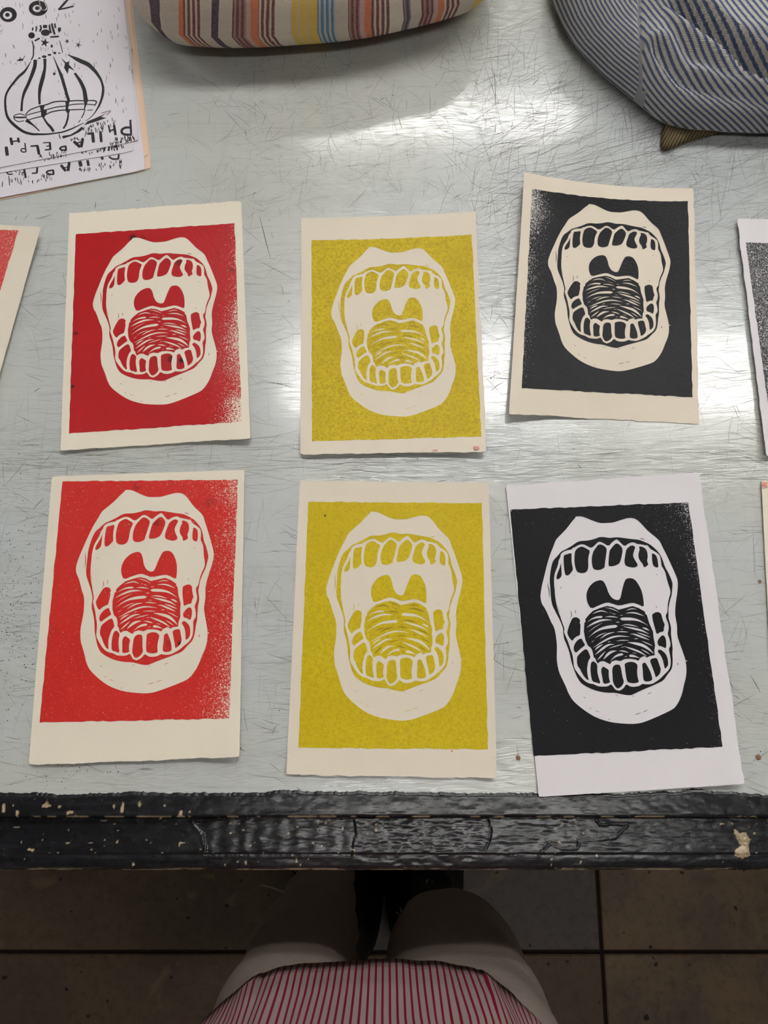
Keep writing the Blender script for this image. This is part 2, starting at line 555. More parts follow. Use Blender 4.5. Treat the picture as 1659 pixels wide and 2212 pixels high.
tpart(box('apron', TX0 + .03, TX1 - .03, TY1 - .06, TY1 - .02, TZ - .13, TZ - .03, M['dark_frame']))
tpart(box('shelf', TX0 + .05, TX1 - .05, .03, TY1 - .05, .14, .165, M['dark_frame']))
for lx in (TX0 + .03, TX1 - .07):
    tpart(box('apron', lx, lx + .04, .05, TY1 - .06, TZ - .13, TZ - .03, M['dark_frame']))

# scratches scored into the top: thin tapering strips
def scratch_mesh():
    v, f, mi = [], [], []
    def strip(x, y, ang, L, wd, curv, m):
        n = 6
        base = len(v)
        p = at(x, y)
        X, Y, a = p[0], p[1], ang
        z = TZ + .00003 + random.random() * .00004
        for i in range(n + 1):
            q = i / n
            ww = wd * math.sin(math.pi * min(max(q, .06), .94)) ** .7
            nx, ny = -math.sin(a), math.cos(a)
            v.append((X + nx * ww, Y + ny * ww, z)); v.append((X - nx * ww, Y - ny * ww, z))
            X += math.cos(a) * L / n; Y += math.sin(a) * L / n; a += curv / n + random.uniform(-.03, .03)
        for i in range(n):
            f.append((base + 2 * i + 1, base + 2 * i + 3, base + 2 * i + 2, base + 2 * i)); mi.append(m)
    R = random.Random(5)
    # overall hairlines
    for _ in range(2600):
        x, y = R.uniform(-60, 1720), R.uniform(-60, 1700)
        r = R.random()
        ang = R.gauss(.12, .22) if r < .45 else (R.gauss(1.5, .15) if r < .6 else R.uniform(0, math.pi))
        strip(x, y, ang, R.uniform(.008, .05), R.uniform(.00005, .00012), R.gauss(0, .2), 1 if R.random() < .5 else 0)
    # busy upper right
    for _ in range(1500):
        x, y = R.uniform(1000, 1700), abs(R.gauss(0, 1)) * 230 + R.uniform(0, 330)
        if y > 950: continue
        r = R.random()
        ang = R.gauss(.42, .12) if r < .5 else (R.gauss(.1, .15) if r < .75 else (R.gauss(1.45, .2) if r < .9 else R.uniform(0, 3.1)))
        strip(x, y, ang, R.uniform(.01, .07), R.uniform(.00006, .00016), R.gauss(0, .25), R.choice((1, 1, 2)))
    # central upper
    for _ in range(450):
        x, y = R.uniform(450, 1150), R.uniform(90, 480)
        strip(x, y, R.choice((R.gauss(.45, .2), R.gauss(1.4, .25), R.gauss(2.3, .3))), R.uniform(.006, .04), R.uniform(.00006, .00015), R.gauss(0, .4), R.choice((1, 1, 2)))
    # left strip and gaps between prints
    for _ in range(500):
        x, y = R.choice((R.uniform(0, 150), R.uniform(530, 650), R.uniform(1050, 1120), R.uniform(1520, 1659))), R.uniform(520, 1700)
        strip(x, y, R.choice((R.gauss(-.35, .1), R.gauss(0, .1), R.gauss(.1, .12), R.uniform(0, 3.1))), R.uniform(.008, .04), R.uniform(.00006, .00017), R.gauss(0, .2), R.choice((1, 2, 2)))
    # horizontal lines between the two rows
    for _ in range(350):
        x, y = R.uniform(-20, 1600), R.gauss(1000, 28)
        strip(x, y, R.gauss(.02, .06), R.uniform(.01, .06), R.uniform(.00006, .00014), R.gauss(0, .08), R.choice((1, 1, 2)))
    # strong single gouges
    for _ in range(170):
        x, y = R.uniform(-20, 1680), R.uniform(80, 1700)
        strip(x, y, R.uniform(-.6, 2.2), R.uniform(.003, .016), R.uniform(.00012, .0003), R.gauss(0, .3), 2)
    for (x0, y0, x1, y1, wd) in [(1120, 395, 1540, 300, .00022), (1100, 330, 1400, 190, .0002), (1180, 360, 1659, 230, .0002), (1150, 372, 1330, 340, .0002),
                                 (560, 465, 585, 560, .0003), (555, 560, 640, 610, .0002), (1590, 980, 1659, 1005, .0002), (1068, 150, 1070, 250, .0002),
                                 (1030, 130, 1110, 115, .00025), (560, 820, 640, 840, .0002), (1345, 230, 1356, 290, .0002), (640, 1700, 655, 1712, .0002)]:
        a, b = at(x0, y0), at(x1, y1)
        strip(x0, y0, math.atan2(b[1] - a[1], b[0] - a[0]), math.hypot(b[0] - a[0], b[1] - a[1]), wd, .05, 2)
    # pits
    for _ in range(520):
        r = R.random()
        x, y = (abs(R.gauss(0, 55)), R.gauss(1320, 130)) if r < .55 else ((R.uniform(0, 260), R.gauss(1660, 22)) if r < .7 else (R.uniform(0, 1659), R.uniform(100, 1700)))
        p = at(x, y); rr = R.uniform(.0002, .0007); base = len(v)
        for i in range(6):
            a = i * math.pi / 3
            v.append((p[0] + rr * math.cos(a) * R.uniform(.6, 1.2), p[1] + rr * math.sin(a) * R.uniform(.5, 1.1), TZ + .00006))
        f.append(tuple(range(base, base + 6))); mi.append(R.choice((1, 2, 2)))
    me = mesh('scratch_marks', v, f)
    for m in M['scratch']: me.materials.append(m)
    me.polygons.foreach_set('material_index', mi)
    return me
tag(tpart(link('scratch_marks', scratch_mesh())), 'fine dark scratches scored into the metal top', kind='stuff')
for (x, y, r) in ((1119, 1637, .0019), (1638, 1636, .0024), (1641, 1256, .0016)):
    p = at(x, y)
    n = 10
    o = loft('rust_spot', [[(p[0] + r * s * math.cos(k * 6.283 / n) * random.uniform(.8, 1.1), p[1] + r * s * math.sin(k * 6.283 / n) * random.uniform(.8, 1.2), TZ + h) for k in range(n)]
                           for s, h in ((1, 0.00002), (.9, .0004), (.4, .0006))], M['rust'])
    tpart(o)

# ------------------------------------------------------------------ linocut design (traced in crops of the photograph)
CROP = {'A': (1160, 1100, 1567 / 170), 'B': (1310, 1100, 1567 / 170), 'C': (1190, 1320, 1609 / 160), 'D': (1330, 1320, 1609 / 160),
        'E': (1180, 1440, 1659 / 320), 'T': (1240, 1290, 1659 / 190)}
def px(seq):
    out, k = [], None
    for q in seq:
        if isinstance(q, str): k = CROP[q]
        else: out.append((k[0] + q[0] / k[2], k[1] + q[1] / k[2]))
    return out
INK_BLK = [(1102, 1101), (1487, 1085), (1561, 1613), (1153, 1633.6)]
H_INV = homography(INK_BLK, UNIT)

LIP = ['A', (765,145),(870,140),(960,165),(1090,222),(1240,275),(1340,277),(1470,270),'B',(150,262),(300,210),(430,172),(530,175),(610,210),(700,295),(830,440),(1010,580),(1070,650),(1110,740),(1200,915),(1300,1130),(1390,1330),(1425,1440),(1415,1640),(1385,1830),(1368,2000),(1370,2120),
       'D',(1315,215),(1335,330),(1335,530),(1390,700),(1460,890),(1510,1040),(1520,1100),(1535,1200),(1540,1320),(1520,1470),(1490,1570),(1445,1790),(1390,1930),(1330,2040),
       'E',(1422,476),(1290,540),(1140,605),(1050,635),(950,643),(780,632),(680,612),(570,575),(470,520),(350,430),(290,370),(245,290),(225,235),(180,140),(145,70),
       'C',(140,1150),(128,1050),(130,900),(132,730),(115,580),(95,450),(60,330),(10,250),'A',(265,2205),(170,1990),(100,1890),(75,1800),(68,1720),(85,1600),(105,1490),(155,1290),(200,1100),(265,890),(320,760),(370,620),(410,570),(510,470),(600,375),(690,250),(765,170)]
GUM = ['A',(480,840),(560,805),(690,730),(800,650),(880,630),(1010,625),(1150,590),(1230,555),(1320,550),(1450,573),'B',(150,560),(240,558),(400,580),(520,595),(650,607),(760,650),(870,700),(970,785),(1050,870),(1110,980),(1170,1160),(1220,1240),(1290,1390),(1320,1480),(1310,1600),(1300,1710),(1270,1800),(1240,1940),(1234,1985),(1236,2100),
       'D',(1145,150),(1165,215),(1195,310),(1205,390),(1200,500),(1220,650),(1240,830),(1230,900),(1240,1100),(1225,1230),(1190,1300),(1130,1370),(1060,1480),(1000,1530),(880,1585),(780,1630),(540,1730),(380,1810),(330,1830),(220,1825),(100,1800),
       'C',(1400,1775),(1210,1775),(1030,1745),(870,1690),(740,1625),(650,1560),(570,1440),(510,1290),(450,1130),(410,930),(370,800),(330,700),(285,600),(268,470),(268,400),(245,320),(200,210),(150,110),'A',(330,1970),(300,1900),(275,1760),(265,1560),(250,1430),(265,1260),(285,1140),(310,1050),(340,1000),(400,940)]
CAV = ['A',(470,890),(560,825),(700,800),(712,762),(740,765),(800,725),(880,695),(950,705),(1070,775),(1130,740),(1200,665),(1240,645),(1300,660),(1425,740),'B',(100,670),(180,605),(215,600),(265,650),(360,745),(440,680),(520,655),(570,668),(600,690),(700,700),(780,720),(815,712),(870,790),(980,850),(1060,910),(1085,1010),(1095,1130),(1130,1175),(1175,1260),(1190,1330),(1215,1440),(1270,1600),(1275,1680),(1240,1790),(1220,1900),(1218,1990),(1213,2060),(1178,2110),
       'D',(1100,170),(1140,260),(1155,350),(1140,450),(1125,495),(1165,590),(1200,745),(1150,820),(1180,950),(1200,1100),(1185,1220),(1130,1310),(1040,1390),(1000,1440),(900,1520),(780,1590),(630,1590),(585,1575),(500,1635),(330,1650),(225,1580),(180,1670),(80,1735),
       'C',(1453,1722),(1400,1710),(1330,1610),(1300,1590),(1230,1640),(1050,1640),(985,1615),(930,1585),(820,1570),(710,1500),(600,1370),(500,1230),(490,1090),(470,950),(430,840),(380,680),(310,520),(282,450),(300,395),(240,225),'A',(470,2160),(430,1990),(385,1830),(352,1620),(340,1480),(340,1380),(350,1290),(380,1210),(420,1110),(430,1020),(470,950)]
TEETH = [['A',(475,1050),(495,1290),(480,1350),(430,1395),(390,1395),(385,1340),(420,1240),(460,1150)],
 ['A',(540,910),(600,895),(690,865),(688,960),(690,1060),(718,1190),(710,1220),(640,1310),(600,1322),(560,1310),(535,1160),(528,960)],
 ['A',(760,820),(830,760),(900,738),(1000,790),(1058,828),(1030,920),(1018,1010),(1025,1120),(1015,1200),(980,1255),(910,1278),(810,1260),(770,1190),(745,1070),(745,930)],
 ['A',(1220,700),(1300,705),(1370,755),(1392,800),(1370,960),(1350,1110),(1345,1165),(1270,1205),(1190,1215),(1115,1185),(1090,1070),(1090,960),(1120,840),(1170,770)],
 ['B',(80,800),(150,710),(205,675),(270,710),(330,795),(300,960),(270,1060),(235,1095),(160,1130),(60,1140),(38,1110),(48,940),(62,830)],
 ['B',(395,790),(500,710),(580,748),(550,830),(525,920),(560,1000),(635,1115),(575,1160),(500,1162),(400,1135),(368,1100),(355,1030),(375,910)],
 ['B',(640,740),(720,745),(785,790),(815,860),(825,960),(805,1030),(840,1100),(800,1135),(745,1165),(720,1080),(670,1030),(635,960),(640,860),(665,800)],
 ['B',(905,870),(980,905),(1015,980),(1030,1080),(1035,1165),(970,1155),(925,1115),(908,1010),(905,930)],
 ['C',(470,150),(540,130),(600,150),(640,200),(625,265),(645,290),(640,420),(635,525),(560,550),(500,600),(468,655),(400,580),(360,500),(355,450),(390,330),(430,230)],
 ['C',(665,590),(700,660),(750,740),(690,780),(620,840),(545,912),(510,870),(492,830),(505,740),(545,670),(600,615)],
 ['C',(745,825),(795,840),(830,920),(865,1005),(820,1070),(800,1150),(785,1270),(795,1380),(830,1520),(740,1450),(660,1320),(630,1250),(590,1210),(565,1130),(565,1040),(575,980),(660,890)],
 ['C',(905,1085),(960,1110),(1010,1165),(1005,1290),(1030,1420),(1085,1585),(980,1550),(900,1530),(870,1400),(858,1270),(865,1140)],
 ['C',(1140,1200),(1200,1240),(1260,1275),(1255,1390),(1270,1490),(1295,1555),(1140,1592),(1120,1450),(1090,1310),(1100,1240)],
 ['C',(1400,1165),(1468,1160),'D',(105,1190),(130,1330),(150,1440),(182,1530),(150,1610),(100,1660),(55,1680),'C',(1425,1670),(1380,1610),(1345,1530),(1340,1400),(1330,1280),(1350,1200)],
 ['D',(215,1130),(300,1100),(390,1105),(450,1140),(478,1185),(465,1290),(470,1400),(490,1490),(505,1530),(480,1555),(390,1572),(310,1560),(250,1535),(225,1420),(205,1280),(200,1220),(190,1160)],
 ['D',(578,1140),(640,1110),(700,1210),(760,1330),(785,1420),(800,1485),(760,1520),(670,1535),(610,1510),(595,1440),(590,1300),(575,1190)],
 ['D',(750,1060),(800,1025),(895,1015),(930,1110),(960,1200),(980,1250),(970,1340),(930,1400),(870,1445),(850,1370),(810,1260),(750,1100)],
 ['D',(920,850),(960,832),(1010,860),(1080,920),(1120,1000),(1140,1100),(1140,1180),(1070,1265),(1050,1180),(1020,1050),(970,950),(912,890)],
 ['D',(900,650),(990,530),(1050,530),(1085,590),(1100,680),(1100,760),(1085,815),(1000,765),(925,755)],
 ['D',(800,60),(900,12),(985,45),(1010,150),(1040,240),(1068,290),(1045,370),(1045,445),(970,455),(890,510),(860,400),(810,230),(790,100)]]
THROAT = ['A',(985,1660),(1040,1540),(1130,1450),(1240,1410),(1300,1418),(1345,1460),(1390,1560),(1420,1660),'B',(110,1770),(200,1810),(265,1800),(290,1720),(320,1570),(370,1405),(420,1375),(490,1370),(550,1390),(610,1450),(690,1590),(725,1720),(745,1870),(742,1950),(620,1890),(530,1862),(440,1875),(250,1925),(130,1885),'A',(1395,1850),(1240,1910),(1078,1988),(1010,1880),(985,1780)]
TONGUE = ['T',(215,410),(280,330),(360,255),(500,200),(620,165),(730,185),(840,235),(940,210),(1100,165),(1220,205),(1335,270),(1345,310),(1375,340),(1415,480),(1490,650),(1500,760),(1530,910),(1515,1000),(1522,1095),(1430,1110),(1380,1140),(1320,1110),(1250,1145),(1215,1200),(1150,1175),(1050,1160),(950,1168),(880,1205),(780,1190),(710,1215),(680,1265),(560,1205),(490,1215),(450,1250),(420,1210),(400,1150),(375,1140),(345,1010),(320,960),(260,910),(215,810),(185,650),(195,480),(215,470)]
# carved (bare paper) strokes on the tongue: points, width, blunt end (0 none, 1 start, 2 end)
STROKES = [([(585,195),(700,215),(780,245),(850,285)],16,0),([(985,250),(1060,222),(1110,215),(1180,230)],18,0),([(350,315),(420,280),(510,255),(570,265),(630,295)],24,0),([(665,285),(710,300)],9,0),([(715,305),(790,325)],11,0),([(980,305),(1070,288),(1180,300),(1320,355)],26,0),([(860,345),(930,340)],9,0),([(250,470),(330,410),(420,378),(540,370)],36,2),([(590,375),(690,362),(830,382)],22,0),([(240,570),(350,500),(500,435),(620,425),(710,432)],40,0),([(870,410),(960,410),(1080,410),(1200,430),(1310,480),(1400,540)],56,1),([(790,470),(860,470)],16,0),([(270,660),(380,570),(540,480)],11,0),([(275,765),(360,680),(500,595),(660,560),(820,545)],56,2),([(895,540),(960,512),(1080,525),(1210,560)],22,0),([(935,555),(1100,585),(1290,630),(1410,695)],38,0),([(1285,575),(1350,590),(1420,630)],32,0),([(870,607),(930,603)],9,0),([(805,655),(900,648),(1030,660)],20,0),([(395,770),(500,705),(615,665)],16,0),([(490,785),(600,705),(680,675),(770,660)],26,0),([(1185,665),(1290,700),(1440,755)],24,0),([(1060,695),(1120,690),(1250,740),(1420,805)],34,0),([(365,950),(520,850),(680,765),(820,730),(930,735),(1050,748)],34,0),([(325,860),(385,805)],9,0),([(1130,785),(1215,780)],16,0),([(800,825),(900,812),(1040,815)],18,0),([(635,850),(690,832)],13,0),([(1275,825),(1370,865),(1490,920)],18,0),([(1010,850),(1150,870),(1300,905),(1420,985),(1500,1060)],54,0),([(395,1000),(450,940),(545,890)],30,0),([(400,1085),(500,1000),(610,915),(690,885),(760,890)],40,0),([(655,965),(760,930),(925,885)],18,0),([(890,945),(945,938)],11,0),([(945,930),(1080,970),(1250,1035),(1370,1115)],34,0),([(1265,985),(1340,1020),(1430,1078)],18,0),([(850,1010),(930,1015),(1030,1045)],24,0),([(1095,1045),(1185,1065)],9,0),([(440,1185),(510,1110),(590,1020)],26,0),([(560,1170),(630,1080),(710,1025),(800,1012)],48,0),([(685,1205),(770,1120),(850,1085),(930,1075)],44,2),([(955,1125),(1000,1115)],11,0),([(1040,1105),(1100,1105),(1180,1125),(1240,1150)],46,1)]
MARKS = [('E',[(990,540),(1065,515)],6),('E',[(1080,512),(1140,485)],6),('E',[(1130,310),(1180,288)],6),('E',[(775,322),(808,328)],5),('E',[(960,330),(985,330)],6),('E',[(415,338),(438,355)],6),('E',[(485,460),(505,475)],5),('E',[(545,492),(600,512)],4),('E',[(695,590),(715,588)],6),
         ('B',[(660,583),(720,590),(770,605)],14),('B',[(985,1298),(1020,1302)],10),('B',[(990,1930),(1000,1960)],14),('A',[(485,1540),(460,1590)],9),('A',[(665,2010),(695,2110),(665,2180)],12),('A',[(755,2000),(775,2085)],12),('A',[(215,1450),(205,1520),(235,1570),(250,1780)],16),('A',[(735,1312),(752,1320)],12),('D',[(1345,1120),(1348,1185)],16)]
SLITS = [('A',[(350,1640),(390,1880),(440,2080),(500,2200)],12),('D',[(1500,1080),(1560,1085)],20)]

def chaikin(P, it=1):
    for _ in range(it):
        Q = []
        n = len(P)
        for i in range(n):
            a, b = P[i], P[(i + 1) % n]
            Q.append((a[0] * .75 + b[0] * .25, a[1] * .75 + b[1] * .25))
            Q.append((a[0] * .25 + b[0] * .75, a[1] * .25 + b[1] * .75))
        P = Q
    return P

def resample(P, n):
    P = np.asarray(P, float)
    s = np.r_[0, np.cumsum(np.hypot(*np.diff(P, axis=0).T))]
    # smooth the path once with a cubic-like blend
    t = np.linspace(0, s[-1], n)
    x, y = np.interp(t, s, P[:, 0]), np.interp(t, s, P[:, 1])
    for _ in range(2):
        x[1:-1] = (x[:-2] + 2 * x[1:-1] + x[2:]) / 4; y[1:-1] = (y[:-2] + 2 * y[1:-1] + y[2:]) / 4
    return np.c_[x, y]

def stroke_poly(P, wd, blunt=0, n=None, widths=None):
    """outline of a tapered brush stroke"""
    if n is None: n = max(5, 3 * len(P))
    Q = resample(P, n)
    t = np.gradient(Q, axis=0)
    t /= np.maximum(np.hypot(t[:, 0], t[:, 1])[:, None], 1e-9)
    q = np.linspace(0, 1, n)
    if widths is not None: ww = np.interp(q, np.linspace(0, 1, len(widths)), widths)
    elif blunt == 1: ww = wd * np.minimum(1, np.sqrt(np.clip(q * 14, .02, 1))) * np.clip((1 - q) * 1.5, .05, 1)
    elif blunt == 2: ww = wd * np.minimum(1, np.sqrt(np.clip((1 - q) * 14, .02, 1))) * np.clip(q * 1.5, .05, 1)
    else: ww = wd * np.clip(np.sin(np.pi * np.clip(q, .03, .97)), .08, 1) ** .8
    nrm = np.c_[-t[:, 1], t[:, 0]] * ww[:, None] / 2
    return [tuple(p) for p in np.r_[Q + nrm, (Q - nrm)[::-1]]]

def area(P):
    P = np.asarray(P); x, y = P[:, 0], P[:, 1]
    return .5 * float(np.sum(x * np.roll(y, -1) - np.roll(x, -1) * y))

def uvpoly(P):
    Q = hmap(H_INV, P)
    Q = [(float(a), float(b)) for a, b in Q]
    return Q if area(Q) > 0 else Q[::-1]

def cdt(polys, extra=()):
    """polys in painting order -> verts, tris, index of the last polygon that covers each tri"""
    v, e, f = [], [], []
    for P in polys:
        b = len(v)
        v += [Vector(p) for p in P]
        f.append(list(range(b, b + len(P))))
    v += [Vector(p) for p in extra]
    vo, eo, fo, _, _, of = delaunay_2d_cdt(v, e, f, 1, 1e-7)
    T, top = [], []
    for q, ids in zip(fo, of):
        if not ids: continue
        T.append(tuple(q)); top.append(max(ids))
    return np.array([tuple(p) for p in vo]), T, top

def tapepoly(crop, P, wd, blunt=0):
    k = CROP[crop]
    return stroke_poly([(k[0] + a / k[2], k[1] + b / k[2]) for a, b in P], wd / k[2], blunt)

R_ = random.Random(3)
rect = []
for (a, b) in zip(UNIT, UNIT[1:] + UNIT[:1]):
    for i in range(36):
        q = i / 36
        j = R_.uniform(-.0022, .0022) if i else 0
        dx, dy = b[0] - a[0], b[1] - a[1]
        rect.append((a[0] + dx * q - dy * j, a[1] + dy * q + dx * j))
polys, cls = [rect], ['printed_background']
polys.append(uvpoly(chaikin(px(LIP)))); cls.append(None)
polys.append(uvpoly(chaikin(px(GUM)))); cls.append('printed_gum')
polys.append(uvpoly(chaikin(px(CAV)))); cls.append(None)
for T_ in TEETH: polys.append(uvpoly(chaikin(px(T_)))); cls.append('printed_tooth')
polys.append(uvpoly(chaikin(px(THROAT)))); cls.append('printed_throat')
polys.append(uvpoly(px(TONGUE))); cls.append('printed_tongue')
for P, wd, bl in STROKES: polys.append(uvpoly(tapepoly('T', P, wd, bl))); cls.append('printed_tongue_line' if wd < 28 else None)
for c_, P, wd in SLITS: polys.append(uvpoly(tapepoly(c_, P, wd))); cls.append(None)
for c_, P, wd in MARKS: polys.append(uvpoly(tapepoly(c_, P, wd))); cls.append('printed_chatter_mark')
gridpts = [((i + .5) / 26, (j + .5) / 34) for i in range(26) for j in range(34)]
DV, DT, DTOP = cdt(polys, gridpts)
GROUPS = {}
for tri, tp in zip(DT, DTOP):
    if cls[tp] is None: continue
    key = (cls[tp], tp if cls[tp] == 'printed_tooth' else -1)
    GROUPS.setdefault(key, []).append(tri)

# ------------------------------------------------------------------ sheets of paper
def make_lift(spec):
    """spec: list of ('TL'|'TR'|'BR'|'BL'|'T'|'B'|'L'|'R', height, reach)"""
    def f(u, v):
        u = np.clip(np.asarray(u, float), 0, 1); v = np.clip(np.asarray(v, float), 0, 1)
        h = np.zeros(u.shape)
        for k, a, r in spec:
            if k in ('T', 'B', 'L', 'R'):
                d = {'T': v, 'B': 1 - v, 'L': u, 'R': 1 - u}[k]
            else:
                cu, cv = {'TL': (0, 0), 'TR': (1, 0), 'BR': (1, 1), 'BL': (0, 1)}[k]
                d = np.hypot(u - cu, (v - cv) * 1.35)
            h = h + a * np.clip(1 - d / r, 0, 1) ** 2
        return h
    return f

def sheet(name, label, corners, mat, lift, z0=TZ, th=.0004, deckle='', bow=0.0, cat='print', group=None, nu=54, nv=72, wav=.0, parent=None):
    H = homography(UNIT, corners)
    us = np.linspace(0, 1, nu); vs = np.linspace(0, 1, nv)
    U_, V_ = np.meshgrid(us, vs)
    P = hmap(H, np.c_[U_.ravel(), V_.ravel()])
    P[:, 1] += bow * 4 * U_.ravel() * (1 - U_.ravel()) * (1 - V_.ravel())
    h = lift(U_.ravel(), V_.ravel()) + wav * (fbm(U_.ravel() * 3, V_.ravel() * 4 + z0 * 50) - .2).clip(0)
    XY = np.array([at(x, y, z0 + hh) for (x, y), hh in zip(P, h)])
    # ragged (deckle) or cut edges: shift boundary points within the plane
    sd = sum(map(ord, label)) % 97
    i = np.arange(nu * nv).reshape(nv, nu)
    for side, idx, q, d in (('T', i[0], us, (0, -1)), ('B', i[-1], us, (0, 1)), ('L', i[:, 0], vs, (-1, 0)), ('R', i[:, -1], vs, (1, 0))):
        amp = .0008 if side in deckle else .00018
        nz = (fbm(q * 16 + sd, q * 0 + ord(side), 4) - .5) * 2 + (vnoise(q * 70 + sd, q * 0 + ord(side)) - .5) * .8
        XY[idx, 0] += d[0] * nz * amp; XY[idx, 1] -= d[1] * nz * amp
    for (a, b) in ((0, 0), (0, -1), (-1, 0), (-1, -1)):
        c = i[a, b]; n1 = i[a, 1 if b == 0 else -2]; n2 = i[1 if a == 0 else -2, b]
        XY[c] = XY[c] * .8 + (XY[n1] + XY[n2]) * .1
    top = XY.copy(); top[:, 2] += th
    bd = list(i[0]) + list(i[1:, -1]) + list(i[-1, ::-1][1:]) + list(i[::-1, 0][1:-1])
    V = np.r_[top, XY, top[bd], XY[bd]]
    n = nu * nv
    nb = len(bd)
    f = [tuple(map(int, q)) for q in grid_faces(nv, nu)[:, ::-1]] + [tuple(map(int, q + n)) for q in grid_faces(nv, nu)]
    for a in range(nb):
        b = (a + 1) % nb
        f.append((2 * n + b, 2 * n + nb + b, 2 * n + nb + a, 2 * n + a))
    f = [q[::-1] for q in f]
    o = link(name, mesh(name, V, f), mat, parent, True)
    info = dict(H=homography(corners, UNIT), lift=lift, z=z0 + th, bow=bow, wav=wav, z0=z0)
    return o, info

def on_sheet(info, P, eps=.00014):
    """pixels -> points lying on a sheet"""
    uv = hmap(info['H'], P)
    if info['bow']:
        for _ in range(3):
            Q = np.array(P, float)
            Q[:, 1] -= info['bow'] * 4 * uv[:, 0] * (1 - uv[:, 0]) * (1 - uv[:, 1])
            uv = hmap(info['H'], Q)
    h = info['lift'](uv[:, 0], uv[:, 1]) + info['wav'] * (fbm(uv[:, 0] * 3, uv[:, 1] * 4 + info['z0'] * 50) - .2).clip(0)
    return np.array([at(x, y, info['z'] + hh + eps) for (x, y), hh in zip(P, h)])

def ink_part(name, tris, pos, uv, mat, parent):
    used = sorted({i for t in tris for i in t})
    mp = {i: k for k, i in enumerate(used)}
    me = mesh(name, pos[used], [tuple(mp[i] for i in t)[::-1] for t in tris])
    nz = np.mean([p.normal.z for p in me.polygons])
    if nz < 0: me.flip_normals()
    ul = me.uv_layers.new(name='UVMap')
    idx = np.zeros(len(me.loops), int); me.loops.foreach_get('vertex_index', idx)
    ul.data.foreach_set('uv', uv[used][idx].astype(np.float32).ravel())
    return link(name, me, mat, parent)

def lino_print(label, corners, ink, paper, inkmat, lift, deckle='', bow=0.0, ibow=None, z0=TZ + .0002, group='mouth linocuts laid out on the table', wav=.0004, filled=None):
    ctr = np.mean([at(*c, z0) for c in corners], axis=0)
    root = empty('linocut_print', tuple(ctr), label, 'print', group)
    bpy.context.view_layer.update()
    s, info = sheet('paper_sheet', label, corners, paper, make_lift(lift), z0, .00045, deckle, bow, wav=wav)
    s.parent = root; s.matrix_parent_inverse = root.matrix_basis.inverted()
    H = homography(UNIT, ink)
    P = hmap(H, DV)
    b = bow * .8 if ibow is None else ibow
    P[:, 1] += b * 4 * DV[:, 0] * (1 - DV[:, 0]) * (1 - DV[:, 1])
    pos = on_sheet(info, P)
    for (nm, _), tris in GROUPS.items():
        if nm == 'printed_tongue_line':
            # fine cuts filled with ink on the two yellow prints, bare on the others
            if filled is not None: ink_part(nm, tris, pos, DV, filled, root)['kind'] = 'stuff'
            continue
        io = ink_part(nm, tris, pos, DV, inkmat, root)
        if nm == 'printed_chatter_mark': io['kind'] = 'stuff'
    return root

RED1, RED1b = srgb(186, 28, 32), srgb(158, 22, 27)
RED2, RED2b = srgb(208, 48, 40), srgb(190, 38, 35)
YEL, YELb = srgb(204, 180, 20), srgb(178, 152, 12)
BLK, BLKb = srgb(20, 20, 24), srgb(28, 28, 32)
ink_r1 = ink_mat('deep red ink', RED1, RED1b, CREAM, -.03, [(1, .15, -.86, .85)], [(.36, .04, .035, .9), (.42, .05, .03, .5), (.65, .19, .035, .6), (.59, .68, .03, .8), (.66, .69, .03, .95), (.02, .52, .02, .8), (.01, .78, .02, .8), (.97, .25, .02, .6)], .30, 0, .6, .30)  # right-side specks: lamp glints painted as bare paper, over some worn ink
ink_r2 = ink_mat('bright red ink', RED2, RED2b, CREAM, .04, [(1, 0, -.78, .38), (.35, .6, -.78, .28), (.3, -1, -.12, .35)], [(.72, .70, .022, 1.0), (.66, .695, .03, .25), (.55, .19, .03, .4), (.42, .03, .03, .4), (.84, .1, .04, .3)], .34, 0, .6, .30)  # right-side field mixes worn ink with glints painted as pale specks
ink_y1 = ink_mat('yellow ink mottled', YEL, YELb, WARM, -.09, [], [(.25, .18, .012, .5)], .45, 1, .9, .2)
ink_y2 = ink_mat('yellow ink smooth', srgb(203, 180, 14), srgb(188, 163, 10), WARM, -.10, [(-.8, .8, -.62, .1)], [(.10, .06, .01, .8)], .45, 1, .5, .2)
ink_yd = ink_mat('ink pooled in fine cuts', srgb(168, 144, 10), srgb(84, 76, 16), WARM, -.1, [], [], .45, 0, .4, .2)
ink_b1 = ink_mat('black ink glossy', BLK, BLKb, srgb(200, 196, 190), -.035, [(-1, -.12, .24, .95)], [], .32, 0, .8, .14)  # left-side specks: lamp glints painted into the black, partly real bare paper
ink_b2 = ink_mat('black ink', BLK, srgb(24, 24, 27), WHITE, .0, [(1, -1, -.60, .30), (-1.3, -1.5, .13, 1.2), (1, 0, -.93, .9), (.2, 1, -1.17, 1.5)], [], .5, 0, .3, .14)
ink_b3 = ink_mat('thin grey-black ink', BLK, BLKb, WHITE, .13, [], [], .5, 0, .3)

